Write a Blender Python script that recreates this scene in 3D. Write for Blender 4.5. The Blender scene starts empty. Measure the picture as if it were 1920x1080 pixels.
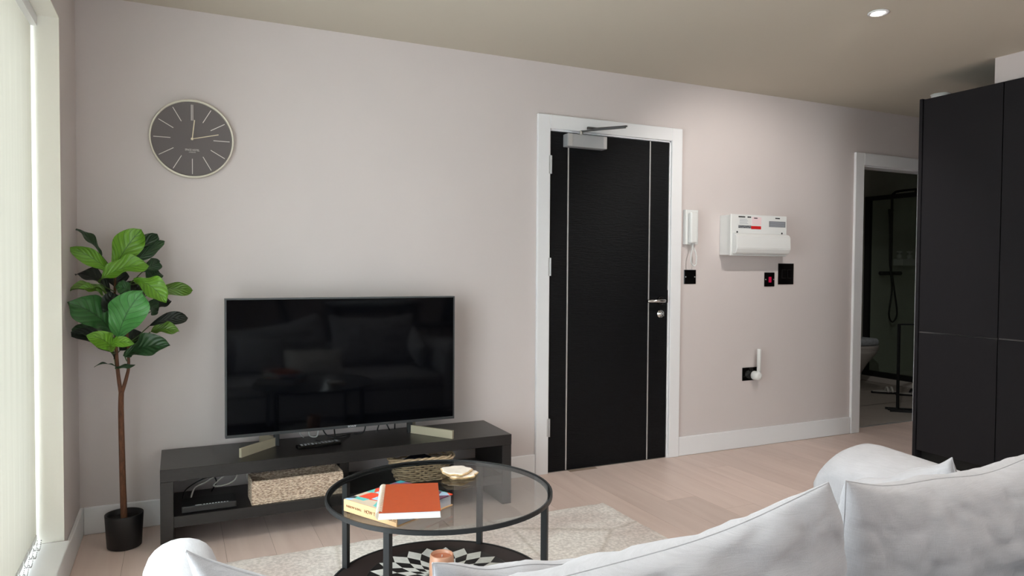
import bpy, bmesh, math, random
from mathutils import Vector, Matrix, noise
random.seed(7)
PI = math.pi
S = bpy.context.scene
COL = S.collection

# ------------------------------------------------------------------ camera
CAM_H = 1.188
def setup_camera():
    f, yaw, pitch, roll = 1331.0, math.radians(25.32), math.radians(1.56), math.radians(.378)
    fwd = Vector((math.sin(yaw)*math.cos(pitch), math.cos(yaw)*math.cos(pitch), -math.sin(pitch)))
    right = Vector((math.cos(yaw), -math.sin(yaw), 0))
    up = right.cross(fwd)
    r2 = right*math.cos(roll) + up*math.sin(roll)
    u2 = -right*math.sin(roll) + up*math.cos(roll)
    m = Matrix((( r2.x, u2.x, -fwd.x, 0), (r2.y, u2.y, -fwd.y, 0), (r2.z, u2.z, -fwd.z, CAM_H), (0, 0, 0, 1)))
    cd = bpy.data.cameras.new('camera'); cd.sensor_width = 36.0; cd.lens = f/1920*36.0
    cd.clip_start = .05; cd.clip_end = 100
    co = bpy.data.objects.new('camera', cd); COL.objects.link(co); co.matrix_world = m
    S.camera = co
setup_camera()

# ------------------------------------------------------------------ world, exposure
w = bpy.data.worlds.new('world'); S.world = w; w.use_nodes = True
bg = w.node_tree.nodes['Background']
bg.inputs['Color'].default_value = (.90, .96, 1.0, 1); bg.inputs['Strength'].default_value = 8.0
vs = S.view_settings
vs.view_transform = 'Standard'; vs.look = 'None'; vs.gamma = 1.0; vs.use_curve_mapping = False
vs.exposure = 0.06
SPOT_MAIN, SPOT_FILL = 70.0, 30.0

# ------------------------------------------------------------------ materials
def lin(r, g, b):
    f = lambda c: ((c/255+.055)/1.055)**2.4 if c/255 > .04045 else c/255/12.92
    return (f(r), f(g), f(b), 1)
MATS = {}
def mat(name, col, rough=.5, metal=0, spec=.5, noise=0, nscale=20, bump=0, bscale=200, stretch=None, emit=0, sheen=0, coat=0):
    if name in MATS: return MATS[name]
    m = bpy.data.materials.new(name); m.use_nodes = True; MATS[name] = m
    nt = m.node_tree; b = nt.nodes['Principled BSDF']
    b.inputs['Base Color'].default_value = col; b.inputs['Roughness'].default_value = rough
    b.inputs['Metallic'].default_value = metal; b.inputs['Specular IOR Level'].default_value = spec
    if sheen: b.inputs['Sheen Weight'].default_value = sheen
    if coat: b.inputs['Coat Weight'].default_value = coat
    if emit:
        b.inputs['Emission Color'].default_value = col; b.inputs['Emission Strength'].default_value = emit
    tc = nt.nodes.new('ShaderNodeTexCoord'); mp = nt.nodes.new('ShaderNodeMapping')
    nt.links.new(tc.outputs['Object'], mp.inputs[0])
    if stretch: mp.inputs['Scale'].default_value = stretch
    if noise:
        n = nt.nodes.new('ShaderNodeTexNoise'); n.inputs['Scale'].default_value = nscale; n.inputs['Detail'].default_value = 5
        nt.links.new(mp.outputs[0], n.inputs['Vector'])
        r = nt.nodes.new('ShaderNodeValToRGB')
        r.color_ramp.elements[0].position = .3; r.color_ramp.elements[1].position = .7
        r.color_ramp.elements[0].color = tuple(c*(1-noise) for c in col[:3])+(1,)
        r.color_ramp.elements[1].color = tuple(min(1, c*(1+noise)) for c in col[:3])+(1,)
        nt.links.new(n.outputs['Fac'], r.inputs[0]); nt.links.new(r.outputs[0], b.inputs['Base Color'])
    if bump:
        n2 = nt.nodes.new('ShaderNodeTexNoise'); n2.inputs['Scale'].default_value = bscale; n2.inputs['Detail'].default_value = 3
        nt.links.new(mp.outputs[0], n2.inputs['Vector'])
        bp = nt.nodes.new('ShaderNodeBump'); bp.inputs['Strength'].default_value = bump; bp.inputs['Distance'].default_value = .01
        nt.links.new(n2.outputs['Fac'], bp.inputs['Height']); nt.links.new(bp.outputs[0], b.inputs['Normal'])
    return m
def glass_mat(name, tint, gloss=.08, rough=.02):
    m = bpy.data.materials.new(name); m.use_nodes = True; nt = m.node_tree
    for n in list(nt.nodes): nt.nodes.remove(n)
    out = nt.nodes.new('ShaderNodeOutputMaterial'); mx = nt.nodes.new('ShaderNodeMixShader')
    t = nt.nodes.new('ShaderNodeBsdfTransparent'); t.inputs[0].default_value = tint
    g = nt.nodes.new('ShaderNodeBsdfGlossy'); g.inputs['Roughness'].default_value = rough
    lw = nt.nodes.new('ShaderNodeLayerWeight'); lw.inputs['Blend'].default_value = .5
    pw = nt.nodes.new('ShaderNodeMath'); pw.operation = 'POWER'; pw.inputs[1].default_value = 4.5; nt.links.new(lw.outputs['Facing'], pw.inputs[0])
    fr = nt.nodes.new('ShaderNodeMapRange'); fr.inputs['To Min'].default_value = .03; fr.inputs['To Max'].default_value = .9; nt.links.new(pw.outputs[0], fr.inputs[0])
    nt.links.new(fr.outputs[0], mx.inputs[0]); nt.links.new(t.outputs[0], mx.inputs[1]); nt.links.new(g.outputs[0], mx.inputs[2])
    nt.links.new(mx.outputs[0], out.inputs[0]); MATS[name] = m
    return m

WALL = mat('wall_paint', lin(213, 204, 202), .85, noise=.02, nscale=1.5, bump=.02, bscale=300, spec=.2)
CEIL = mat('ceiling_paint', lin(202, 194, 180), .9, spec=.15)
WHITE = mat('white_gloss_paint', lin(236, 236, 238), .4)
REVEAL = mat('window_reveal_paint', lin(246, 244, 236), .7)
BLACKWOOD = mat('black_brown_laminate', lin(30, 28, 28), .32, noise=.25, nscale=30, stretch=(1, 6, 6), bump=.03, bscale=60)
DARKMETAL = mat('black_metal', lin(42, 44, 46), .45, metal=.3)
CHROME = mat('chrome', lin(205, 205, 205), .18, metal=1)
DARKSTEEL = mat('dark_steel', lin(92, 92, 94), .35, metal=.7)
RAIL = mat('dark_rail_metal', lin(120, 120, 122), .18, metal=1)
STEEL = mat('brushed_steel', lin(200, 200, 200), .35, metal=.6)
SILVERPAINT = mat('silver_paint', lin(178, 180, 183), .4, metal=.3)
BRASS = mat('champagne_metal', lin(206, 198, 174), .35, metal=.45)
BLACKGLOSS = mat('black_nickel', lin(14, 13, 13), .12, metal=.2)
BLACKPL = mat('black_plastic', lin(20, 21, 23), .4)
WHITEPL = mat('white_plastic', lin(228, 229, 228), .4)
GREYPL = mat('grey_print', lin(120, 122, 126), .6)
REDPL = mat('red_print', lin(205, 25, 28), .5)
PINKPR = mat('pale_pink_print', lin(236, 212, 216), .6)
BLACKPR = mat('black_print', lin(45, 45, 48), .6)
SCREEN = mat('tv_screen', lin(4, 5, 8), .06, spec=.2)
BEZEL = mat('tv_bezel', lin(72, 74, 76), .4, metal=.5)
DOORBLK = mat('black_door_veneer', lin(8, 10, 13), .42, noise=.35, nscale=14, stretch=(1, 1, 14), bump=.35, bscale=22, spec=.18)
CABBLK = mat('matt_black_cabinet', lin(34, 33, 36), .55, spec=.15)
GAPBLK = mat('cabinet_shadow_gap', lin(10, 10, 10), .7)
CLOCKF = mat('clock_face', lin(106, 99, 99), .7)
CLOCKR = mat('clock_rim', lin(230, 224, 208), .35, metal=.25)
CLOCKM = mat('clock_marks', lin(222, 216, 210), .5)
CLOCKH = mat('clock_hands', lin(226, 214, 186), .4, metal=.2)
LINEN = None
SOIL = mat('dark_potting_soil', lin(26, 22, 20), .95, bump=.6, bscale=120)
POT = mat('black_pot', lin(24, 24, 26), .5)
BARK = mat('brown_bark', lin(104, 66, 44), .7, noise=.35, nscale=40, stretch=(4, 4, 1), bump=.4, bscale=90)
ORANGE = mat('orange_notebook_cover', lin(166, 67, 23), .55, noise=.03, nscale=60)
PAPER = mat('paper_edge', lin(240, 240, 246), .8)
PAPERG = mat('grey_paper_edge', lin(190, 192, 200), .8, noise=.1, nscale=120, stretch=(1, 1, 12))
SPINE = mat('tan_book_spine', lin(222, 180, 134), .6)
SPINETXT = mat('brown_spine_lettering', lin(120, 74, 44), .6)
CANDLEGLASS = mat('peach_candle_glass', lin(226, 170, 140), .25, spec=.6)
CANDLEWAX = mat('terracotta_wax', lin(206, 130, 100), .5)
SHELFW = mat('black_brown_shelf', lin(40, 29, 28), .5)
TRAYW = mat('tray_white_inlay', lin(206, 205, 200), .5, noise=.08, nscale=60)
TRAYB = mat('tray_black_inlay', lin(24, 22, 23), .4)
AGATE = mat('agate_white_stone', lin(236, 228, 216), .3, noise=.08, nscale=40)
AGATEG = mat('gold_stone_edge', lin(214, 184, 140), .4, noise=.35, nscale=60, metal=.2)
CABLEG = mat('grey_cable', lin(208, 203, 195), .5)
CERAMIC = mat('white_ceramic', lin(205, 200, 195), .25)
TOWEL = mat('pale_blue_towel', lin(190, 198, 205), .95, bump=.6, bscale=150, noise=.15, nscale=40)
BATHWALL = mat('pale_bathroom_tile', lin(205, 208, 198), .5)
BATHFLOOR = mat('grey_bathroom_floor_tile', lin(172, 164, 156), .5, noise=.05, nscale=8)
GROUT = mat('grey_grout', lin(140, 136, 130), .9)
FLOORBASE = mat('floor_joint', lin(150, 128, 110), .8)
GLASS = glass_mat('window_glass', (.96, .98, .97, 1))
TABLEGLASS = glass_mat('smoked_table_glass', (.84, .86, .855, 1))
SHOWERGLASS = glass_mat('shower_glass', (.86, .9, .87, 1))
DINING = mat('dark_dining_wood', lin(48, 40, 36), .5, noise=.2, nscale=20, stretch=(1, 8, 8))
CHAIRUP = mat('charcoal_chair_shell', lin(52, 50, 52), .7)
NAVY = mat('navy_cloth', lin(18, 20, 44), .9)
LEDW = mat('white_print', lin(225, 228, 232), .5)

def linen_material(name, col, var=.10):
    m = bpy.data.materials.new(name); m.use_nodes = True; nt = m.node_tree; b = nt.nodes['Principled BSDF']
    b.inputs['Roughness'].default_value = .9; b.inputs['Specular IOR Level'].default_value = .15
    b.inputs['Sheen Weight'].default_value = .15
    tc = nt.nodes.new('ShaderNodeTexCoord')
    vals = []
    for sc in ((30, 30, 900), (900, 900, 40), (14, 14, 14)):
        mp = nt.nodes.new('ShaderNodeMapping'); mp.inputs['Scale'].default_value = sc
        n = nt.nodes.new('ShaderNodeTexNoise'); n.inputs['Scale'].default_value = 1; n.inputs['Detail'].default_value = 3
        nt.links.new(tc.outputs['Object'], mp.inputs[0]); nt.links.new(mp.outputs[0], n.inputs['Vector']); vals.append(n)
    a = nt.nodes.new('ShaderNodeMath'); a.operation = 'ADD'
    nt.links.new(vals[0].outputs['Fac'], a.inputs[0]); nt.links.new(vals[1].outputs['Fac'], a.inputs[1])
    a2 = nt.nodes.new('ShaderNodeMath'); a2.operation = 'MULTIPLY_ADD'; a2.inputs[1].default_value = .35
    nt.links.new(a.outputs[0], a2.inputs[0])
    m3 = nt.nodes.new('ShaderNodeMath'); m3.operation = 'MULTIPLY'; m3.inputs[1].default_value = .3
    nt.links.new(vals[2].outputs['Fac'], m3.inputs[0]); nt.links.new(m3.outputs[0], a2.inputs[2])
    r = nt.nodes.new('ShaderNodeValToRGB'); r.color_ramp.elements[0].position = .35; r.color_ramp.elements[1].position = .65
    r.color_ramp.elements[0].color = tuple(c*(1-var) for c in col[:3])+(1,)
    r.color_ramp.elements[1].color = tuple(c*(1+var) for c in col[:3])+(1,)
    nt.links.new(a2.outputs[0], r.inputs[0]); nt.links.new(r.outputs[0], b.inputs['Base Color'])
    bp = nt.nodes.new('ShaderNodeBump'); bp.inputs['Strength'].default_value = .25; bp.inputs['Distance'].default_value = .002
    nt.links.new(a.outputs[0], bp.inputs['Height']); nt.links.new(bp.outputs[0], b.inputs['Normal'])
    MATS[name] = m
    return m
LINEN = linen_material('pale_grey_linen', lin(184, 183, 187))
LINENW = linen_material('off_white_linen', lin(228, 224, 220))

def wood_floor_material():
    m = bpy.data.materials.new('pale_oak_floor'); m.use_nodes = True; nt = m.node_tree; b = nt.nodes['Principled BSDF']
    b.inputs['Roughness'].default_value = .42; b.inputs['Specular IOR Level'].default_value = .4
    tc = nt.nodes.new('ShaderNodeTexCoord'); oi = nt.nodes.new('ShaderNodeObjectInfo')
    mp = nt.nodes.new('ShaderNodeMapping'); mp.inputs['Scale'].default_value = (13, 1.0, 1)
    cv = nt.nodes.new('ShaderNodeCombineXYZ')
    mu = nt.nodes.new('ShaderNodeMath'); mu.operation = 'MULTIPLY'; mu.inputs[1].default_value = 37
    nt.links.new(oi.outputs['Random'], mu.inputs[0])
    for i in range(3): nt.links.new(mu.outputs[0], cv.inputs[i])
    nt.links.new(tc.outputs['Object'], mp.inputs['Vector']); nt.links.new(cv.outputs[0], mp.inputs['Location'])
    n = nt.nodes.new('ShaderNodeTexNoise'); n.inputs['Scale'].default_value = 1.6; n.inputs['Detail'].default_value = 6; n.inputs['Distortion'].default_value = .4
    nt.links.new(mp.outputs[0], n.inputs['Vector'])
    r = nt.nodes.new('ShaderNodeValToRGB')
    r.color_ramp.elements[0].position = .3; r.color_ramp.elements[1].position = .72
    r.color_ramp.elements[0].color = lin(214, 191, 181); r.color_ramp.elements[1].color = lin(225, 204, 194)
    nt.links.new(n.outputs['Fac'], r.inputs[0])
    hs = nt.nodes.new('ShaderNodeHueSaturation')
    mr = nt.nodes.new('ShaderNodeMapRange'); mr.inputs['To Min'].default_value = .93; mr.inputs['To Max'].default_value = 1.06
    nt.links.new(oi.outputs['Random'], mr.inputs[0]); nt.links.new(mr.outputs[0], hs.inputs['Value'])
    nt.links.new(r.outputs[0], hs.inputs['Color']); nt.links.new(hs.outputs[0], b.inputs['Base Color'])
    return m
OAK = wood_floor_material()

def rug_material():
    m = bpy.data.materials.new('mottled_cream_rug'); m.use_nodes = True; nt = m.node_tree; b = nt.nodes['Principled BSDF']
    b.inputs['Roughness'].default_value = .95; b.inputs['Specular IOR Level'].default_value = .1
    tc = nt.nodes.new('ShaderNodeTexCoord')
    def noise(scale, detail, dist=0):
        n = nt.nodes.new('ShaderNodeTexNoise'); n.inputs['Scale'].default_value = scale; n.inputs['Detail'].default_value = detail
        n.inputs['Distortion'].default_value = dist; nt.links.new(tc.outputs['Object'], n.inputs['Vector']); return n
    big = noise(2.1, 6, .6); fine = noise(70, 6)
    vo = nt.nodes.new('ShaderNodeTexVoronoi'); vo.feature = 'DISTANCE_TO_EDGE'; vo.inputs['Scale'].default_value = 1.5
    nt.links.new(tc.outputs['Object'], vo.inputs['Vector'])
    r1 = nt.nodes.new('ShaderNodeValToRGB'); r1.color_ramp.elements[0].position = .42; r1.color_ramp.elements[1].position = .6
    r1.color_ramp.elements[0].color = lin(248, 243, 238); r1.color_ramp.elements[1].color = lin(226, 214, 208)
    nt.links.new(big.outputs['Fac'], r1.inputs[0])
    r2 = nt.nodes.new('ShaderNodeValToRGB'); r2.color_ramp.elements[0].position = .40; r2.color_ramp.elements[1].position = .62
    r2.color_ramp.elements[0].color = (.78, .77, .76, 1); r2.color_ramp.elements[1].color = (1.06, 1.06, 1.06, 1)
    nt.links.new(fine.outputs['Fac'], r2.inputs[0])
    mx = nt.nodes.new('ShaderNodeMix'); mx.data_type = 'RGBA'; mx.blend_type = 'MULTIPLY'; mx.inputs['Factor'].default_value = .8
    nt.links.new(r1.outputs[0], mx.inputs['A']); nt.links.new(r2.outputs[0], mx.inputs['B'])
    r3 = nt.nodes.new('ShaderNodeValToRGB'); r3.color_ramp.elements[0].position = 0; r3.color_ramp.elements[1].position = .02
    r3.color_ramp.elements[0].color = (.8, .78, .75, 1); r3.color_ramp.elements[1].color = (1, 1, 1, 1)
    nt.links.new(vo.outputs['Distance'], r3.inputs[0])
    mx2 = nt.nodes.new('ShaderNodeMix'); mx2.data_type = 'RGBA'; mx2.blend_type = 'MULTIPLY'; mx2.inputs['Factor'].default_value = 1
    nt.links.new(mx.outputs['Result'], mx2.inputs['A']); nt.links.new(r3.outputs[0], mx2.inputs['B'])
    nt.links.new(mx2.outputs['Result'], b.inputs['Base Color'])
    bp = nt.nodes.new('ShaderNodeBump'); bp.inputs['Strength'].default_value = .6; bp.inputs['Distance'].default_value = .004
    n4 = noise(260, 3); nt.links.new(n4.outputs['Fac'], bp.inputs['Height']); nt.links.new(bp.outputs[0], b.inputs['Normal'])
    return m
RUG = rug_material()

def leaf_material(name, c1, c2, vein, rough=.35):
    m = bpy.data.materials.new(name); m.use_nodes = True; nt = m.node_tree; b = nt.nodes['Principled BSDF']
    b.inputs['Roughness'].default_value = rough
    uv = nt.nodes.new('ShaderNodeUVMap'); uv.uv_map = 'UVMap'
    sp = nt.nodes.new('ShaderNodeSeparateXYZ'); nt.links.new(uv.outputs[0], sp.inputs[0])
    def mth(op, a, bb=None):
        n = nt.nodes.new('ShaderNodeMath'); n.operation = op
        for i, v in enumerate((a, bb)):
            if v is None: continue
            if isinstance(v, (int, float)): n.inputs[i].default_value = v
            else: nt.links.new(v, n.inputs[i])
        return n.outputs[0]
    u = mth('ABSOLUTE', mth('SUBTRACT', sp.outputs[0], .5))
    ph = mth('SUBTRACT', mth('MULTIPLY', sp.outputs[1], 7.0), mth('MULTIPLY', u, 5.0))
    side = mth('ABSOLUTE', mth('SUBTRACT', mth('FRACT', ph), .5))
    v1 = mth('LESS_THAN', side, .05); v2 = mth('LESS_THAN', u, .018)
    v = mth('MAXIMUM', v1, v2)
    no = nt.nodes.new('ShaderNodeTexNoise'); no.inputs['Scale'].default_value = 18
    tc = nt.nodes.new('ShaderNodeTexCoord'); nt.links.new(tc.outputs['Object'], no.inputs['Vector'])
    mx = nt.nodes.new('ShaderNodeMix'); mx.data_type = 'RGBA'; mx.inputs['A'].default_value = c1; mx.inputs['B'].default_value = c2
    nt.links.new(no.outputs['Fac'], mx.inputs['Factor'])
    mx2 = nt.nodes.new('ShaderNodeMix'); mx2.data_type = 'RGBA'; mx2.inputs['B'].default_value = vein
    nt.links.new(mth('MULTIPLY', v, .75), mx2.inputs['Factor']); nt.links.new(mx.outputs['Result'], mx2.inputs['A'])
    nt.links.new(mx2.outputs['Result'], b.inputs['Base Color'])
    bp = nt.nodes.new('ShaderNodeBump'); bp.inputs['Strength'].default_value = .5; bp.inputs['Distance'].default_value = .004
    nt.links.new(mth('MULTIPLY', side, 2.0), bp.inputs['Height']); nt.links.new(bp.outputs[0], b.inputs['Normal'])
    return m
LEAF = {'b': leaf_material('leaf_bright_green', lin(86, 138, 32), lin(116, 164, 50), lin(44, 84, 18)),
        'o': leaf_material('leaf_olive_green', lin(74, 108, 34), lin(100, 136, 46), lin(44, 72, 22)),
        'g': leaf_material('leaf_mid_green', lin(62, 128, 62), lin(88, 152, 82), lin(36, 84, 36)),
        'm': leaf_material('leaf_green', lin(42, 88, 42), lin(60, 108, 56), lin(26, 58, 26)),
        'd': leaf_material('leaf_dark_green', lin(32, 62, 34), lin(44, 78, 42), lin(22, 42, 24)),
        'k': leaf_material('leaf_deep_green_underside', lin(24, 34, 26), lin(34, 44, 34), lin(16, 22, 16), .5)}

def blind_material():
    m = bpy.data.materials.new('cream_blind_fabric'); m.use_nodes = True; nt = m.node_tree
    for n in list(nt.nodes): nt.nodes.remove(n)
    out = nt.nodes.new('ShaderNodeOutputMaterial'); mx = nt.nodes.new('ShaderNodeMixShader'); mx.inputs[0].default_value = .15
    d = nt.nodes.new('ShaderNodeBsdfDiffuse'); t = nt.nodes.new('ShaderNodeBsdfTranslucent')
    tc = nt.nodes.new('ShaderNodeTexCoord'); mp = nt.nodes.new('ShaderNodeMapping'); mp.inputs['Scale'].default_value = (60, 60, 1.5)
    n = nt.nodes.new('ShaderNodeTexNoise'); n.inputs['Scale'].default_value = 1; n.inputs['Detail'].default_value = 4
    nt.links.new(tc.outputs['Object'], mp.inputs[0]); nt.links.new(mp.outputs[0], n.inputs['Vector'])
    r = nt.nodes.new('ShaderNodeValToRGB'); r.color_ramp.elements[0].position = .3; r.color_ramp.elements[1].position = .7
    r.color_ramp.elements[0].color = (.60, .575, .50, 1); r.color_ramp.elements[1].color = (.655, .63, .555, 1)
    nt.links.new(n.outputs['Fac'], r.inputs[0]); nt.links.new(r.outputs[0], d.inputs[0]); nt.links.new(r.outputs[0], t.inputs[0])
    nt.links.new(d.outputs[0], mx.inputs[1]); nt.links.new(t.outputs[0], mx.inputs[2]); nt.links.new(mx.outputs[0], out.inputs[0])
    return m
BLIND = blind_material()
def weave_material(name, c1, c2, scale=(160, 160, 220)):
    m = mat(name, c1, .85, noise=.0)
    nt = m.node_tree; b = nt.nodes['Principled BSDF']
    tc = nt.nodes.new('ShaderNodeTexCoord'); mp = nt.nodes.new('ShaderNodeMapping'); mp.inputs['Scale'].default_value = scale
    n = nt.nodes.new('ShaderNodeTexNoise'); n.inputs['Scale'].default_value = 1; n.inputs['Detail'].default_value = 2
    nt.links.new(tc.outputs['Object'], mp.inputs[0]); nt.links.new(mp.outputs[0], n.inputs['Vector'])
    r = nt.nodes.new('ShaderNodeValToRGB'); r.color_ramp.elements[0].position = .36; r.color_ramp.elements[1].position = .64
    r.color_ramp.elements[0].color = c2; r.color_ramp.elements[1].color = c1
    nt.links.new(n.outputs['Fac'], r.inputs[0]); nt.links.new(r.outputs[0], b.inputs['Base Color'])
    bp = nt.nodes.new('ShaderNodeBump'); bp.inputs['Strength'].default_value = .7; bp.inputs['Distance'].default_value = .004
    nt.links.new(n.outputs['Fac'], bp.inputs['Height']); nt.links.new(bp.outputs[0], b.inputs['Normal'])
    return m
SEAGRASS = weave_material('seagrass_weave', lin(224, 206, 186), lin(146, 122, 104), (90, 90, 320))
WICKER = mat('grey_brown_wicker', lin(190, 168, 138), .75, noise=.22, nscale=45)
def bookcover_material():
    m = bpy.data.materials.new('colourful_book_cover'); m.use_nodes = True; nt = m.node_tree; b = nt.nodes['Principled BSDF']
    b.inputs['Roughness'].default_value = .4
    tc = nt.nodes.new('ShaderNodeTexCoord'); v = nt.nodes.new('ShaderNodeTexVoronoi'); v.inputs['Scale'].default_value = 22
    nt.links.new(tc.outputs['Object'], v.inputs['Vector'])
    r = nt.nodes.new('ShaderNodeValToRGB'); r.color_ramp.interpolation = 'CONSTANT'
    e = r.color_ramp.elements; e[0].color = lin(226, 78, 48); e[1].position = .8; e[1].color = lin(60, 64, 70)
    for p, c in ((.15, lin(112, 62, 92)), (.3, lin(98, 190, 186)), (.45, lin(170, 205, 232)), (.6, lin(204, 188, 168)), (.9, lin(40, 140, 150))):
        x = e.new(p); x.color = c
    s = nt.nodes.new('ShaderNodeSeparateColor'); nt.links.new(v.outputs['Color'], s.inputs[0]); nt.links.new(s.outputs[0], r.inputs[0])
    nt.links.new(r.outputs[0], b.inputs['Base Color'])
    return m
BOOKCOVER = bookcover_material()
def emission_mat(name, col, st):
    m = bpy.data.materials.new(name); m.use_nodes = True; nt = m.node_tree
    for n in list(nt.nodes): nt.nodes.remove(n)
    o = nt.nodes.new('ShaderNodeOutputMaterial'); e = nt.nodes.new('ShaderNodeEmission')
    e.inputs[0].default_value = col; e.inputs[1].default_value = st; nt.links.new(e.outputs[0], o.inputs[0]); return m
LAMP = emission_mat('downlight_lens', (1, .96, .88, 1), 12)
REDLED = emission_mat('red_neon_switch', (.8, .02, .09, 1), .45)

# ------------------------------------------------------------------ geometry helpers
def link(name, me, m, parent=None, smooth=False, loc=None):
    o = bpy.data.objects.new(name, me); COL.objects.link(o)
    if m: me.materials.append(m)
    if smooth:
        for p in me.polygons: p.use_smooth = True
    if parent: o.parent = parent
    if loc is not None: o.location = loc
    return o
def meshobj(name, verts, faces, m, parent=None, smooth=False, loc=None):
    me = bpy.data.meshes.new(name); me.from_pydata([tuple(v) for v in verts], [], faces); me.validate(); me.update()
    return link(name, me, m, parent, smooth, loc)
def bmobj(name, bm, m, parent=None, smooth=False, loc=None):
    me = bpy.data.meshes.new(name); bmesh.ops.recalc_face_normals(bm, faces=bm.faces); bm.to_mesh(me); bm.free()
    return link(name, me, m, parent, smooth, loc)
def bbox(bm, x0, x1, y0, y1, z0, z1, bev=0, seg=2, M=None):
    r = bmesh.ops.create_cube(bm, size=1)
    vs_ = r['verts']
    for v in vs_:
        v.co = Vector(((x0+x1)/2+v.co.x*(x1-x0), (y0+y1)/2+v.co.y*(y1-y0), (z0+z1)/2+v.co.z*(z1-z0)))
    if bev:
        es = {e for v in vs_ for e in v.link_edges}
        q = bmesh.ops.bevel(bm, geom=list(es), offset=bev, segments=seg, affect='EDGES', profile=.5)
        vs_ = list({v for f in q['faces'] for v in f.verts} | {v for v in vs_ if v.is_valid})
    if M is not None:
        for v in vs_: v.co = M @ v.co
    return vs_
def box(name, x0, x1, y0, y1, z0, z1, m, parent=None, bev=0, seg=2, M=None, smooth=False):
    bm = bmesh.new(); bbox(bm, x0, x1, y0, y1, z0, z1, bev, seg, M); return bmobj(name, bm, m, parent, smooth)
def tube_into(bm, pts, r, n=8, closed=False):
    pts = [Vector(p) for p in pts]; N = len(pts); rings = []
    up = Vector((0, 0, 1)); prev = None
    for i, p in enumerate(pts):
        if closed: t = pts[(i+1) % N]-pts[i-1]
        else: t = pts[min(i+1, N-1)]-pts[max(i-1, 0)]
        t.normalize()
        if prev is None:
            a = up if abs(t.dot(up)) < .9 else Vector((1, 0, 0)); s = t.cross(a).normalized()
        else:
            s = prev-t*prev.dot(t)
            s = s.normalized() if s.length > 1e-6 else t.cross(up).normalized()
        prev = s; q = t.cross(s)
        rr = r[i] if isinstance(r, (list, tuple)) else r
        rings.append([bm.verts.new(p+(s*math.cos(2*PI*k/n)+q*math.sin(2*PI*k/n))*rr) for k in range(n)])
    for i in range(N if closed else N-1):
        A, B = rings[i], rings[(i+1) % N]
        for k in range(n): bm.faces.new((A[k], A[(k+1) % n], B[(k+1) % n], B[k]))
    if not closed:
        bm.faces.new(rings[0][::-1]); bm.faces.new(rings[-1])
def tube(name, pts, r, m, parent=None, n=8, closed=False):
    bm = bmesh.new(); tube_into(bm, pts, r, n, closed); return bmobj(name, bm, m, parent, True)
def spline(pts, k=8):
    P = [Vector(p) for p in pts]; out = []
    for i in range(len(P)-1):
        a, b, c, d = P[max(i-1, 0)], P[i], P[i+1], P[min(i+2, len(P)-1)]
        for j in range(k):
            t = j/k
            out.append(.5*((2*b)+(c-a)*t+(2*a-5*b+4*c-d)*t*t+(3*b-a-3*c+d)*t**3))
    return out+[P[-1]]
def lathe_into(bm, prof, n=32, c=(0, 0, 0), axis='z', a0=0):
    rings = []
    for r, h in prof:
        ring = []
        for k in range(n):
            a = a0+2*PI*k/n; u, v = r*math.cos(a), r*math.sin(a)
            p = (c[0]+u, c[1]+v, c[2]+h) if axis == 'z' else ((c[0]+u, c[1]+h, c[2]+v) if axis == 'y' else (c[0]+h, c[1]+u, c[2]+v))
            ring.append(bm.verts.new(p))
        rings.append(ring)
    for i in range(len(rings)-1):
        for k in range(n): bm.faces.new((rings[i][k], rings[i][(k+1) % n], rings[i+1][(k+1) % n], rings[i+1][k]))
    bm.faces.new(rings[0]); bm.faces.new(rings[-1])
def lathe(name, prof, m, parent=None, n=32, c=(0, 0, 0), axis='z', smooth=True):
    bm = bmesh.new(); lathe_into(bm, prof, n, c, axis); o = bmobj(name, bm, m, parent)
    if smooth:
        for p in o.data.polygons: p.use_smooth = len(p.vertices) == 4
    return o
def text(name, s, size, m, parent, loc, rot=(PI/2, 0, 0), align='CENTER', sx=1.0):
    cu = bpy.data.curves.new('t', 'FONT'); cu.body = s; cu.size = size; cu.align_x = align; cu.align_y = 'CENTER'; cu.extrude = .0003
    t = bpy.data.objects.new('t', cu); COL.objects.link(t)
    dg = bpy.context.evaluated_depsgraph_get(); dg.update()
    me = bpy.data.meshes.new_from_object(t.evaluated_get(dg)); me.name = name
    COL.objects.unlink(t); bpy.data.objects.remove(t)
    o = link(name, me, m, parent); o.location = loc; o.rotation_euler = rot; o.scale = (sx, 1, 1)
    return o
def thing(name, label, cat, loc=(0, 0, 0), rz=0, group=None):
    o = bpy.data.objects.new(name, None); COL.objects.link(o); o.empty_display_size = .05
    o.location = loc; o.rotation_euler = (0, 0, rz); return tag(o, label, cat, group)
def tag(o, label, cat, group=None):
    o['label'] = label; o['category'] = cat
    if group: o['group'] = group
    return o
def struct(o, label=None):
    o['kind'] = 'structure'
    if label: o['label'] = label
    return o
def wall(name, boxes, m, label=None):
    bm = bmesh.new()
    for b in boxes: bbox(bm, *b)
    return struct(bmobj(name, bm, m), label)

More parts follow.
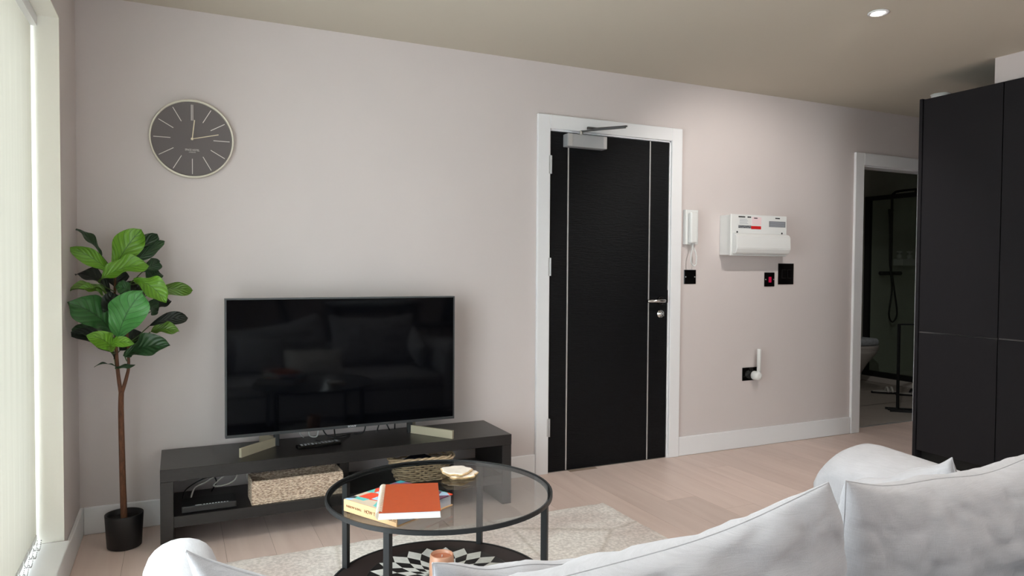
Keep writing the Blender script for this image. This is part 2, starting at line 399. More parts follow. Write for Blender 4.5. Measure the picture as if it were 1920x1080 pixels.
# ------------------------------------------------------------------ the room
YB, ZC, XL = 3.615, 2.365, -.39
YF, XR = -3.4, 4.66
D1 = (1.935, 2.805, 1.995)          # entrance door opening
D2 = (4.53, 5.30, 1.962)            # bathroom opening
wall('wall_back', [(XL-.3, D1[0], YB, YB+.1, 0, ZC), (D1[0], D1[1], YB, YB+.1, D1[2], ZC), (D1[1], D2[0], YB, YB+.1, 0, ZC),
                   (D2[0], D2[1], YB, YB+.1, D2[2], ZC), (D2[1], 8.0, YB, YB+.1, 0, ZC)], WALL, 'taupe painted wall behind the television and doors')
WY0, WY1, WZ0, WZ1 = .55, 3.125, .15, 2.108
wall('wall_left', [(XL-.3, XL, YF, WY0, 0, ZC), (XL-.3, XL, WY1, YB, 0, ZC), (XL-.3, XL, WY0, WY1, 0, WZ0-.02), (XL-.3, XL, WY0, WY1, WZ1, ZC)], WALL, 'taupe wall around the tall window')
FW = (1.0, 3.2, .95, 2.15)
wall('wall_front', [(XL-.3, FW[0], YF-.2, YF, 0, ZC), (FW[1], XR+.1, YF-.2, YF, 0, ZC), (FW[0], FW[1], YF-.2, YF, 0, FW[2]), (FW[0], FW[1], YF-.2, YF, FW[3], ZC)], WALL, 'taupe wall opposite the television')
wall('wall_right', [(XR, XR+.1, YF, 2.84, 0, ZC)], WALL, 'taupe wall behind the black cabinets')
wall('wall_hall', [(XR+.1, 5.8, 2.74, 2.84, 0, ZC), (5.7, 5.8, 2.84, YB, 0, ZC)], WALL, 'taupe hall walls beside the bathroom door')
wall('wall_bathroom', [(4.3, 4.4, YB+.1, 5.45, 0, ZC), (4.3, 8.0, 5.35, 5.45, 0, ZC), (7.9, 8.0, YB+.1, 5.45, 0, ZC)], BATHWALL, 'dim grey bathroom walls')
ceil = wall('ceiling', [(XL-.3, 8.0, YF-.2, 5.45, ZC, ZC+.08)], CEIL, 'beige painted ceiling')
wall('trim_1', [(4.085, XR, YF, 2.43, 2.225, ZC)], WALL, 'boxed-in bulkhead above the black cabinets')
# window reveal lining
bm = bmesh.new()
bbox(bm, XL-.3, XL+.002, WY1-.004, WY1+.001, WZ0, WZ1); bbox(bm, XL-.3, XL+.002, WY0-.001, WY0+.004, WZ0, WZ1); bbox(bm, XL-.3, XL+.002, WY0, WY1, WZ1-.004, WZ1+.001)
struct(bmobj('trim_2', bm, REVEAL), 'pale window reveal lining')
sill = box('trim_3', XL-.3, XL+.022, WY0-.03, WY1-.005, WZ0-.02, WZ0, WHITE, None, .004); struct(sill, 'white window sill board')
# window
win = bpy.data.objects.new('window_1', None); COL.objects.link(win); struct(win, 'tall window behind the cream vertical blind')
bm = bmesh.new()
for y0, y1 in ((WY0, WY0+.06), (1.40, 1.46), (2.27, 2.33), (WY1-.065, WY1-.005)): bbox(bm, XL-.28, XL-.22, y0, y1, WZ0, WZ1-.005)
bbox(bm, XL-.28, XL-.22, WY0, WY1-.005, WZ0, WZ0+.06); bbox(bm, XL-.28, XL-.22, WY0, WY1-.005, WZ1-.065, WZ1-.005)
bmobj('window_frame', bm, WHITE, win)
for y0, y1 in ((WY0+.06, 1.40), (1.46, 2.27), (2.33, WY1-.065)): box('pane', XL-.253, XL-.247, y0, y1, WZ0+.06, WZ1-.065, GLASS, win)
win2 = bpy.data.objects.new('window_2', None); COL.objects.link(win2); struct(win2, 'wide window in the wall opposite the television')
bm = bmesh.new()
for x0 in (FW[0], 1.97, FW[1]-.06): bbox(bm, x0, x0+.06, YF-.15, YF-.09, FW[2], FW[3])
bbox(bm, FW[0], FW[1], YF-.15, YF-.09, FW[2], FW[2]+.06); bbox(bm, FW[0], FW[1], YF-.15, YF-.09, FW[3]-.06, FW[3])
bmobj('window_frame', bm, WHITE, win2)
for x0, x1 in ((FW[0]+.06, 1.97), (2.03, FW[1]-.06)): box('pane', x0, x1, YF-.123, YF-.117, FW[2]+.06, FW[3]-.06, GLASS, win2)

# floor with planks
fl = struct(box('floor', XL-.3, 5.8, YF-.2, YB+.095, -.05, -.0015, FLOORBASE), 'pale oak plank floor')
PW, PL = .19, 2.2
plank_mesh = {}
ix = 0
x = XL
while x < 5.7:
    x1 = min(x+PW, 5.7); y = YF-random.random()*PL
    while y < YB+.1:
        y0, y1 = max(y, YF), min(y+PL, YB if not (D2[0]-.2 < x < D2[1]) else YB+.09)
        if y1-y0 > .05 and not (x > XR+.1 and y1 < 2.8):
            key = (round(x1-x, 3), round(y1-y0, 3))
            if key not in plank_mesh:
                bm = bmesh.new(); hw, hl = (x1-x)/2-.0006, (y1-y0)/2-.0006
                bbox(bm, -hw, hw, -hl, hl, -.0014, 0)
                me = bpy.data.meshes.new('plank'); bm.to_mesh(me); bm.free(); me.materials.append(OAK); plank_mesh[key] = me
            o = bpy.data.objects.new('plank', plank_mesh[key]); COL.objects.link(o); o.parent = fl
            o.location = ((x+x1)/2, (y0+y1)/2, 0)
        y += PL
    x += PW; ix += 1
bfl = struct(box('floor_bathroom', 4.4, 7.9, YB+.095, 5.35, -.05, -.003, GROUT), 'grey tiled bathroom floor')
tm = None
for i in range(6):
    for j in range(3):
        if tm is None:
            bm = bmesh.new(); bbox(bm, -.298, .298, -.298, .298, -.012, .001); tm = bpy.data.meshes.new('floor_tile'); bm.to_mesh(tm); bm.free(); tm.materials.append(BATHFLOOR)
        if 4.4+.6*i+.6 > 7.91 or YB+.1+.6*j+.6 > 5.55: continue
        o = bpy.data.objects.new('floor_tile', tm); COL.objects.link(o); o.parent = bfl; o.location = (4.7+.6*i, YB+.4+.6*j*.95, 0)
struct(box('trim_4', D2[0], D2[1], YB+.085, YB+.105, -.002, .004, STEEL), 'metal threshold strip at the bathroom door')

# baseboards
def baseboard(name, x0, x1, y0, y1, label):
    bm = bmesh.new(); bbox(bm, x0, x1, y0, y1, .001, .122, .003, 1); struct(bmobj(name, bm, WHITE), label)
baseboard('baseboard_back', XL+.015, D1[0]-.077, YB-.015, YB, 'white baseboard under the television wall')
baseboard('baseboard_hall', D1[1]+.079, D2[0]-.087, YB-.015, YB, 'white baseboard between the two doors')
baseboard('baseboard_left', XL, XL+.015, YF, YB, 'white baseboard under the window')
# door casings
def casing(name, d, wd, label, proud=.02):
    bm = bmesh.new()
    bbox(bm, d[0]-wd, d[0]+.004, YB-proud, YB, 0, d[2]+wd, .003, 1)
    bbox(bm, d[1]-.004, d[1]+wd, YB-proud, YB, 0, d[2]+wd, .003, 1)
    bbox(bm, d[0]+.004, d[1]-.004, YB-proud, YB, d[2]-.004, d[2]+wd, .003, 1)
    for a in ((d[0]-.002, d[0]+.012), (d[1]-.012, d[1]+.002)): bbox(bm, a[0], a[1], YB-.004, YB+.1, 0, d[2])
    bbox(bm, d[0], d[1], YB-.004, YB+.1, d[2]-.012, d[2]+.002)
    struct(bmobj(name, bm, WHITE), label)
casing('trim_5', D1, .076, 'white door casing around the black entrance door')
casing('trim_6', D2, .085, 'white door casing around the bathroom doorway')

# entrance door
d = bpy.data.objects.new('door_1', None); COL.objects.link(d); struct(d, 'black wood-grain entrance door with two silver inlay strips')
box('leaf', 1.948, 2.790, YB-.002, YB+.042, .004, 1.980, DOORBLK, d, .002, 1)
for xx in (2.066, 2.645): box('inlay_strip', xx-.004, xx+.004, YB-.0045, YB-.001, .006, 1.979, STEEL, d)
for z in (1.785, 1.20, .27):
    bm = bmesh.new(); bbox(bm, 1.930, 1.948, YB-.0215, YB-.002, z-.052, z+.052); tube_into(bm, [(1.943, YB-.022, z-.052), (1.943, YB-.022, z+.052)], .006, 10)
    bmobj('hinge', bm, STEEL, d)
h = lathe('handle_rose', [(.026, -.002), (.026, -.010), (.022, -.013)], BLACKGLOSS, d, 28, (2.735, YB-.0005, .995), 'y')
tube('lever', [(2.735, YB-.01, .995), (2.735, YB-.05, .995), (2.728, YB-.058, .995), (2.60, YB-.058, .995)], .0095, CHROME, d, 12)
k = lathe('lock_cylinder', [(.025, -.002), (.025, -.008), (.014, -.010), (.014, -.022), (.010, -.024)], CHROME, d, 20, (2.735, YB-.0005, .912), 'y')
box('thumb_turn', 2.732, 2.738, YB-.04, YB-.022, .898, .926, CHROME, k, .002)
box('strike_plate', 2.789, 2.803, YB-.003, YB, .98, 1.06, BLACKGLOSS, d)
cl = box('door_closer', 2.030, 2.297, YB-.058, YB-.002, 1.893, 1.966, SILVERPAINT, d, .004, 2)
bm = bmesh.new()
bbox(bm, 2.034, 2.06, YB-.0605, YB-.056, 1.895, 1.964); bbox(bm, 2.27, 2.293, YB-.0605, YB-.056, 1.895, 1.964)
bmobj('end_cap', bm, STEEL, cl)
bm = bmesh.new(); tube_into(bm, [(2.135, YB-.03, 1.964), (2.135, YB-.03, 1.992)], .010, 12); bmobj('spindle', bm, CHROME, cl)
def bar_into(bm, a, b, wdt, th):
    a, b = Vector(a), Vector(b); t = (b-a); L = t.length; t.normalize(); up = Vector((0, 0, 1)); s = t.cross(up).normalized(); u = s.cross(t)
    M = Matrix.Translation(a) @ Matrix((t, s, u)).transposed().to_4x4()
    bbox(bm, 0, L, -wdt/2, wdt/2, -th/2, th/2, 0, 1, M)
def bar(name, a, b, wdt, th, m, parent):
    bm = bmesh.new(); bar_into(bm, a, b, wdt, th); return bmobj(name, bm, m, parent)
bar('main_arm', (2.135, YB-.03, 1.990), (2.300, 3.375, 1.990), .018, .006, DARKSTEEL, cl)
bar('fore_arm', (2.305, 3.37, 1.997), (2.215, YB-.03, 2.012), .013, .007, DARKSTEEL, cl)
box('arm_bracket', 2.18, 2.25, YB-.034, YB-.018, 2.005, 2.02, DARKSTEEL, cl)

# ------------------------------------------------------------------ vertical blind
bl = thing('vertical_blind', 'cream fabric vertical blind closed over the far end of the left window', 'blind', (XL-.085, 0, 0))
box('head_rail', -.02, .02, WY0+.01, WY1-.012, WZ1-.045, WZ1-.006, WHITE, bl)
smesh = None; y = WY1-.058; first = True
while y > 2.36:
    if smesh is None:
        sw = .089; vsx = []; fcs = []
        n = 6
        for i in range(n+1):
            u = i/n-.5; off = .0*(1-(2*u)**2)
            for z in (WZ0+.03, WZ1-.045): vsx.append((off, u*sw, z))
        for i in range(n): fcs.append((2*i, 2*i+2, 2*i+3, 2*i+1))
        smesh = bpy.data.meshes.new('slat'); smesh.from_pydata(vsx, [], fcs); smesh.materials.append(BLIND)
        for p in smesh.polygons: p.use_smooth = True
    o = bpy.data.objects.new('slat', smesh); COL.objects.link(o); o.parent = bl; o.location = (0, y, 0); o.rotation_euler = (0, 0, 0)
    if y > 1.6:
        bx_ = box('bottom_weight', -.004, .004, -.040, .040, WZ0+.022, WZ0+.040, WHITEPL, bl, .001, 1); bx_.location = (0, y, 0); bx_.rotation_euler = (0, 0, math.radians(1.0))
    y -= .0892
bm = bmesh.new()
y = WY1-.06
while y > 2.4:
    for j in range(12):
        t = j/12
        for sgn in (-1, 1):
            bmesh.ops.create_icosphere(bm, subdivisions=1, radius=.0026, matrix=Matrix.Translation((.016+sgn*.006, y-t*.08, WZ0+.030-.020*4*t*(1-t))))
    y -= .08
bc = bmobj('bead_chain', bm, CHROME, bl, True); bc['kind'] = 'stuff'

# ------------------------------------------------------------------ ceiling lights
def downlight(x, y, label, watts, aim=None, size=100, group='recessed ceiling downlights'):
    t = thing('downlight', label, 'downlight', (x, y, ZC), 0, group)
    lathe('trim_ring', [(.044, -.001), (.046, -.006), (.034, -.007), (.030, -.002)], WHITE, t, 32)
    lathe('lens', [(.0285, -.0005), (.0285, -.0035)], LAMP, t, 24)
    ld = bpy.data.lights.new('downlight_lamp', 'SPOT'); ld.energy = watts; ld.color = (1, .95, .90); ld.spot_size = math.radians(size); ld.spot_blend = .7; ld.shadow_soft_size = .03
    lo = bpy.data.objects.new('downlight_lamp', ld); COL.objects.link(lo); lo.parent = t; lo.location = (0, 0, -.012)
    if aim:
        dv = Vector(aim)-Vector((x, y, ZC-.012)); lo.rotation_euler = dv.to_track_quat('-Z', 'Y').to_euler()
    return t
downlight(2.894, 2.239, 'lit white recessed downlight in the ceiling near the black cabinets', SPOT_MAIN, (3.42, YB, 1.0), 100)
for i, (x, y) in enumerate(((1.25, 1.75), (2.894, .6), (1.25, -.2), (2.894, -1.6))):
    downlight(x, y, ['added fill downlight above the coffee table', 'added fill downlight behind the visible one', 'added fill downlight above the sofa back', 'added fill downlight above the dining table'][i], SPOT_FILL if i else 66.0, None, 140 if i else 105)  # unseen ceiling lamps, added as fill to brighten the room
downlight(5.75, 4.45, 'dim fill downlight added in the bathroom ceiling', 5.0, None, 150)  # lamp added out of view to lift the otherwise dark bathroom
sa = thing('smoke_alarm', 'pale round ceiling fitting just showing over the black cabinet top', 'smoke alarm', (4.60, 3.08, ZC))
lathe('body', [(.055, -.0005), (.055, -.02), (.045, -.032), (.02, -.036)], WHITEPL, sa, 28)
lathe('collar', [(.06, -.0003), (.06, -.006)], WHITEPL, sa, 28)

# ------------------------------------------------------------------ wall clock
ck = thing('wall_clock', 'round grey wall clock with pale rim and thin baton marks', 'clock', (.070, YB, 1.773))
R_ = .178
lathe('face', [(R_-.006, -.001), (R_-.006, -.022)], CLOCKF, ck, 72, axis='y', smooth=False)
lathe('rim', [(R_-.007, -.0005), (R_, -.0005), (R_, -.036), (R_-.006, -.038), (R_-.008, -.034), (R_-.008, -.0215)], CLOCKR, ck, 72, axis='y')
for hmark in range(12):
    a = hmark*PI/6
    M = Matrix.Rotation(a, 4, 'Y')
    if hmark == 0:
        bm = bmesh.new()
        for dx in (-.003, .003): bbox(bm, dx-.0014, dx+.0014, -.0235, -.0220, .085, .157, 0, 1, M)
        bmobj('hour_mark', bm, CLOCKM, ck)
    else:
        box('hour_mark', -.0015, .0015, -.0235, -.0220, .090, .160, CLOCKM, ck, 0, 1, M)
box('hour_hand', -.0022, .0022, -.027, -.0255, -.004, .088, CLOCKH, ck, 0, 1, Matrix.Rotation(math.radians(6.5), 4, 'Y'))
box('minute_hand', -.0018, .0018, -.030, -.0285, -.004, .115, CLOCKH, ck, 0, 1, Matrix.Rotation(math.radians(76), 4, 'Y'))
lathe('hand_pin', [(.006, -.0221), (.006, -.032), (.003, -.033)], CLOCKH, ck, 16, axis='y')
text('maker_name', 'SPACE HOTEL', .0125, CLOCKM, ck, (0, -.0224, -.050), sx=.78)
text('maker_town', 'LONDON', .0065, CLOCKM, ck, (0, -.0224, -.060))

# ------------------------------------------------------------------ TV bench, TV
BX0, BX1, BY0, BY1, BZ = -.065, 1.528, 3.222, 3.585, .352
tb = thing('tv_bench', 'long low black-brown open television bench against the wall', 'tv bench', ((BX0+BX1)/2, (BY0+BY1)/2, 0))
ox, oy = (BX0+BX1)/2, (BY0+BY1)/2
def lb(name, x0, x1, y0, y1, z0, z1, m, p, bev=.0015): return box(name, x0-ox, x1-ox, y0-oy, y1-oy, z0, z1, m, p, bev, 1)
lb('top_panel', BX0, BX1, BY0, BY1, BZ-.052, BZ, BLACKWOOD, tb)
lb('side_panel', BX0, BX0+.05, BY0+.002, BY1-.002, .0005, BZ-.052, BLACKWOOD, tb)
lb('side_panel', BX1-.05, BX1, BY0+.002, BY1-.002, .0005, BZ-.052, BLACKWOOD, tb)
lb('shelf', BX0+.05, BX1-.05, BY0+.004, BY1-.01, .105, .152, BLACKWOOD, tb)
lb('divider', .700, .745, BY1-.19, BY1-.012, .152, BZ-.052, BLACKWOOD, tb)

TX0, TX1, TY, TZ0, TZ1 = .196, 1.292, 3.42, .414, 1.045
tv = thing('television', 'large black flat television standing on the black bench', 'television', ((TX0+TX1)/2, TY+.03, BZ))
tx, ty, tz = (TX0+TX1)/2, TY+.03, BZ
def tvb(name, x0, x1, y0, y1, z0, z1, m, p=tv, bev=.001): return box(name, x0-tx, x1-tx, y0-ty, y1-ty, z0-tz, z1-tz, m, p, bev, 1)
tvb('housing', TX0+.002, TX1-.002, TY+.003, TY+.045, TZ0+.002, TZ1-.002, BLACKPL)
bm = bmesh.new()
for a in ((TX0, TX0+.0065, TZ0, TZ1), (TX1-.0065, TX1, TZ0, TZ1), (TX0+.0065, TX1-.0065, TZ1-.0065, TZ1), (TX0+.0065, TX1-.0065, TZ0, TZ0+.013)):
    bbox(bm, a[0]-tx, a[1]-tx, TY-.003-ty, TY+.04-ty, a[2]-tz, a[3]-tz)
bmobj('bezel', bm, BEZEL, tv)
tvb('screen', TX0+.0065, TX1-.0065, TY, TY+.004, TZ0+.013, TZ1-.0065, SCREEN, tv, 0)
tvb('rear_cover', TX0+.2, TX1-.2, TY+.045, TY+.075, TZ0+.05, TZ1-.2, BLACKPL, tv, .005)
text('brand_lettering', 'SONY', .0125, LEDW, tv, (.765-tx, TY-.0038-ty, TZ0+.0065-tz), sx=1.2)
for (a, b_, hub) in (((.420, 3.46), (.249, 3.297), .42), ((1.066, 3.46), (1.222, 3.246), 1.066)):
    lg = bmesh.new()
    za = BZ+.021
    bar_into(lg, (a[0]-tx, a[1]-ty, za-tz), (b_[0]-tx, b_[1]-ty, za-tz), .012, .0405)
    sgn = -1 if b_[0] < a[0] else 1
    bar_into(lg, (a[0]-tx, a[1]-ty, za-tz), (a[0]+sgn*.06-tx, 3.565-ty, za-tz), .012, .0405)
    lo = bmobj('stand_leg', lg, BRASS, tv)
    bm = bmesh.new(); bbox(bm, a[0]-.012-tx, a[0]+.012-tx, a[1]-.014-ty, a[1]+.012-ty, .0008, TZ0+.004-tz, .002, 1); bmobj('leg_bracket', bm, DARKMETAL, lo)
for pts, m_ in (([(.64, 3.53, .50), (.645, 3.53, .40), (.675, 3.52, .357), (.72, 3.50, .357), (.78, 3.53, .357)], BLACKPL),
                ([(.69, 3.53, .50), (.70, 3.52, .40), (.69, 3.47, .357), (.64, 3.43, .357), (.60, 3.46, .357)], BLACKPL),
                ([(.86, 3.53, .50), (.862, 3.535, .42), (.85, 3.54, .358), (.80, 3.54, .357)], BLACKPL),
                ([(.92, 3.54, .357), (.935, 3.54, .40), (.96, 3.54, .402), (.985, 3.54, .357)], BLACKPL),
                ([(1.015, 3.54, .55), (1.015, 3.545, .42), (1.015, 3.55, .357)], BLACKPL),
                ([(1.05, 3.55, .50), (1.085, 3.55, .41), (1.11, 3.55, .357)], BLACKPL),
                ([(1.14, 3.55, .50), (1.115, 3.55, .41), (1.085, 3.55, .357)], BLACKPL)):
    tube('cable', [(p[0]-tx, p[1]-ty, p[2]-tz) for p in spline(pts, 5)], .0035, m_, tv, 6)
# white cable tangle behind the TV
tag(tube('white_cable', spline([(.56, 3.56, .3555), (.54, 3.54, .385), (.575, 3.54, .395), (.59, 3.555, .36), (.62, 3.55, .356), (.63, 3.56, .38), (.645, 3.575, .41)], 6), .003, WHITEPL, None, 6), 'short white cable curled on the bench behind the television', 'cable')
# remote
rm = thing('remote_control', 'slim black remote control lying on the bench below the television', 'remote', (.597, 3.36, BZ+.0008), math.radians(8))
box('body', -.102, .102, -.022, .022, 0, .016, BLACKGLOSS, rm, .004, 2)
bm = bmesh.new()
for i in range(11):
    for j in range(3):
        if random.random() < .85: bbox(bm, -.085+i*.0165, -.076+i*.0165, -.014+j*.0115, -.008+j*.0115, .0155, .018)
bmobj('buttons', bm, GREYPL, rm)
# router
rt = thing('router', 'flat black router on the left end of the bench shelf', 'router', (.122, 3.30, .1525))
box('case', -.108, .108, -.062, .062, .003, .032, BLACKPL, rt, .005, 2)
bm = bmesh.new(); bbox(bm, -.09, .09, -.05, .05, 0, .004); bmobj('foot', bm, BLACKPL, rt)
bm = bmesh.new(); bbox(bm, -.055, -.030, -.0585, -.0565, .0318, .0328)
for i in range(9): bbox(bm, -.024+i*.0115, -.0175+i*.0115, -.0585, -.0545, .0318, .0328)
bmobj('indicator_marks', bm, LEDW, rt)
tag(tube('grey_cable', spline([(.05, 3.375, .170), (.07, 3.43, .205), (.12, 3.45, .222), (.20, 3.47, .262), (.245, 3.46, .265), (.24, 3.43, .225), (.20, 3.44, .20), (.15, 3.46, .195), (.17, 3.47, .215), (.25, 3.49, .262), (.285, 3.50, .255), (.30, 3.50, .19), (.33, 3.52, .170)], 6), .0040, CABLEG, None, 6), 'grey cable looping up behind the black router', 'cable')
tag(tube('black_cable', spline([(.02, 3.375, .17), (.03, 3.42, .2), (.08, 3.45, .225), (.14, 3.46, .24), (.16, 3.47, .21), (.14, 3.5, .16)], 6), .003, BLACKPL, None, 6), 'thin black cable arching behind the router', 'cable')
tag(tube('black_plug_lead', spline([(.262, 3.53, .292), (.28, 3.52, .27), (.31, 3.50, .24), (.32, 3.5, .20)], 6), .006, BLACKPL, None, 6), 'thick black lead hanging behind the seagrass box', 'cable')

# seagrass box
sb = thing('storage_basket', 'rectangular seagrass basket on the bench shelf beside the router', 'basket', (.487, 3.312, .1525), math.radians(1.5))
def ribbed_box(bm, hx, hy, h, th, rows):
    def ring(ix_, iy_, z): return [bm.verts.new(p) for p in ((-ix_, -iy_, z), (0, -iy_-.001, z), (ix_, -iy_, z), (ix_, 0, z), (ix_, iy_, z), (0, iy_, z), (-ix_, iy_, z), (-ix_, 0, z))]
    rings = []
    for i in range(rows*2+1):
        o_ = .0022 if i % 2 else 0
        rings.append(ring(hx+o_, hy+o_, h*i/(rows*2)))
    rings.append(ring(hx-th, hy-th, h)); rings.append(ring(hx-th, hy-th, .006))
    for A, B in zip(rings, rings[1:]):
        for k in range(8): bm.faces.new((A[k], A[(k+1) % 8], B[(k+1) % 8], B[k]))
    bm.faces.new(rings[0]); bm.faces.new(rings[-1])
bm = bmesh.new(); ribbed_box(bm, .197, .068, .098, .008, 13); bmobj('woven_body', bm, SEAGRASS, sb)
bm = bmesh.new()
for z, e in ((.099, .0), (.003, .0)):
    per = []
    hx, hy = .195, .066
    seq = [(-hx, -hy), (hx, -hy), (hx, hy), (-hx, hy)]
    for q in range(4):
        a, b_ = seq[q], seq[(q+1) % 4]; L = math.hypot(b_[0]-a[0], b_[1]-a[1]); n = int(L/.004)
        per += [(a[0]+(b_[0]-a[0])*i/n, a[1]+(b_[1]-a[1])*i/n) for i in range(n)]
    for ph in (0, PI):
        tube_into(bm, [(p[0], p[1]+.003*math.cos(i*.75+ph), z+.003*math.sin(i*.75+ph)) for i, p in enumerate(per)], .003, 5, True)
bmobj('braided_edge', bm, SEAGRASS, sb, True)

# wicker basket
wb = thing('wicker_basket', 'small open wicker basket with braided rim on the bench shelf', 'basket', (1.085, 3.345, .1525), math.radians(-4))
def rrect(hx, hy, n=96, p=4.0):
    out = []
    for i in range(n):
        a = 2*PI*i/n; c, s = math.cos(a), math.sin(a); r = (abs(c/hx)**p+abs(s/hy)**p)**(-1/p); out.append((r*c, r*s))
    return out
bm = bmesh.new(); rows = 10; ns = 28
for r_ in range(rows):
    t = r_/(rows-1); hx, hy = .118+.034*t, .078+.022*t; z = .005+.098*t
    pts = []
    base = rrect(hx, hy, 144)
    for i, (px, py) in enumerate(base):
        o_ = .0046*math.sin(i/144*2*PI*ns/2+PI*r_); L = math.hypot(px, py); pts.append((px*(1+o_/L), py*(1+o_/L), z))
    tube_into(bm, pts, .0044, 6, True)
bmobj('weave', bm, WICKER, wb, True)
bm = bmesh.new()
B0, B1 = rrect(.118, .078, ns), rrect(.152, .100, ns)
for (a, b_) in zip(B0, B1): tube_into(bm, [(a[0], a[1], .001), (b_[0], b_[1], .108)], .003, 5)
bmobj('stakes', bm, WICKER, wb, True)
bm = bmesh.new(); base = rrect(.154, .102, 160)
for ph in (0, 2*PI/3, 4*PI/3):
    tube_into(bm, [(p[0]*(1+.05*math.cos(i*.24+ph)), p[1]*(1+.07*math.cos(i*.24+ph)), .112+.0065*math.sin(i*.24+ph)) for i, p in enumerate(base)], .0056, 6, True)
bmobj('braided_rim', bm, WICKER, wb, True)
bm = bmesh.new(); P0 = rrect(.114, .074, 32)
bm.faces.new([bm.verts.new((p[0], p[1], .004)) for p in P0]); bmobj('base_panel', bm, WICKER, wb)
nv = bmesh.new(); bmesh.ops.create_icosphere(nv, subdivisions=3, radius=1)
for v in nv.verts:
    c = v.co; k_ = 1+.10*math.sin(9*c.x+3*c.y)*math.cos(7*c.y+2*c.z)
    v.co = Vector((1.075+c.x*.098*k_, 3.345+c.y*.066*k_, .213+c.z*.052*k_))
tag(bmobj('folded_cloth', nv, NAVY, None, True), 'dark navy cloth bundled inside the wicker basket', 'cloth')

# ------------------------------------------------------------------ rug
bm = bmesh.new()
def flat_rect(x0, x1, y0, y1, z0, z1, nx, ny):
    vv = {}
    for i in range(nx+1):
        for j in range(ny+1):
            x, y = x0+(x1-x0)*i/nx, y0+(y1-y0)*j/ny
            e = min(i, nx-i, j, ny-j)
            jit = .004 if e == 0 else 0
            vv[i, j] = bm.verts.new((x+random.uniform(-jit, jit), y+random.uniform(-jit, jit), z1-(.003 if e == 0 else 0)+random.uniform(-.0006, .0006)))
    for i in range(nx):
        for j in range(ny): bm.faces.new((vv[i, j], vv[i+1, j], vv[i+1, j+1], vv[i, j+1]))
    bd = [e for e in bm.edges if e.is_boundary]
    r = bmesh.ops.extrude_edge_only(bm, edges=bd)
    for g in r['geom']:
        if isinstance(g, bmesh.types.BMVert): g.co.z = z0
flat_rect(-.05, 1.945, 1.50, 3.015, .0006, .011, 70, 52)
tag(bmobj('rug', bm, RUG), 'mottled cream and mauve-grey rug under the round coffee table', 'rug')
RZ = .0115

# ------------------------------------------------------------------ coffee table
CX, CY, CR = .790, 2.215, .372
ct = thing('coffee_table', 'round black metal coffee table with clear smoked glass top', 'coffee table', (CX, CY, RZ))
z0 = -RZ
lathe('glass_top', [(CR-.006, .4430+z0), (CR-.006, .4500+z0)], TABLEGLASS, ct, 96, smooth=False)
def hoop(name, ro, ri, za, zb, m, p, n=96):
    bm = bmesh.new(); rg = []
    for r, z in ((ro, za), (ro, zb), (ri, zb), (ri, za)): rg.append([bm.verts.new((r*math.cos(2*PI*k/n), r*math.sin(2*PI*k/n), z)) for k in range(n)])
    for i in range(4):
        for k in range(n): bm.faces.new((rg[i][k], rg[i][(k+1) % n], rg[(i+1) % 4][(k+1) % n], rg[(i+1) % 4][k]))
    o = bmobj(name, bm, m, p, False); return o
hoop('top_ring', CR, CR-.0055, .4385+z0, .4525+z0, DARKMETAL, ct)
hoop('glass_ledge', CR-.0055, CR-.016, .4385+z0, .4425+z0, DARKMETAL, ct)
lathe('lower_shelf', [(CR-.012, .128+z0), (CR-.012, .140+z0)], SHELFW, ct, 96, smooth=False)
hoop('shelf_ring', CR-.004, CR-.0118, .122+z0, .142+z0, DARKMETAL, ct)
for a in (46, 136, 226, 316):
    a = math.radians(a); M = Matrix.Rotation(a, 4, 'Z')
    box('leg', CR-.022, CR-.002, -.010, .010, .0004, .4383+z0, DARKMETAL, ct, .001, 1, M)

# patterned tray
tr = thing('patterned_tray', 'round black and white diamond patterned tray on the lower table shelf', 'tray', (.800, 2.245, .1408))
TR = .250
lathe('plate', [(TR, 0), (TR, .006), (TR-.004, .0085)], TRAYB, tr, 72, smooth=False)
N = 22; radii = [.244, .200, .150, .110, .078, .054, .036, .022]
bm = bmesh.new()
for k in range(len(radii)-2):
    for j in range(N):
        off = .5*(k % 2); a0 = (j+off)*2*PI/N; da = PI/N
        ro, rm_, ri = radii[k], radii[k+1], radii[k+2]
        q = [(ro, a0), (rm_, a0+da), (ri, a0), (rm_, a0-da)]
        if k % 2 == 0 or True:
            vs4 = [bm.verts.new((r*math.cos(a), r*math.sin(a), .0089)) for r, a in q]
            if k % 2 == 0: bm.faces.new(vs4)
for v in [v for v in bm.verts if not v.link_faces]: bm.verts.remove(v)
r = bmesh.ops.extrude_face_region(bm, geom=list(bm.faces))
for g in r['geom']:
    if isinstance(g, bmesh.types.BMVert): g.co.z -= .0006
ti = bmobj('white_inlay', bm, TRAYW, tr)
# candle
cn = thing('candle', 'peach glass candle jar standing on the patterned tray', 'candle', (.792, 2.205, .1503))
lathe('glass_jar', [(.036, 0), (.041, .006), (.042, .05), (.0385, .088), (.0365, .091), (.0345, .088), (.036, .075)], CANDLEGLASS, cn, 36)
lathe('wax', [(.034, .070), (.0345, .079)], CANDLEWAX, cn, 28)
tube('wick', [(.0, 0, .078), (.001, 0, .087)], .0014, PAPER, cn, 6)

# book and notebook
bk = thing('book', 'thick hardback book with tan spine under the orange notebook', 'book', (.618, 2.052, .4508))
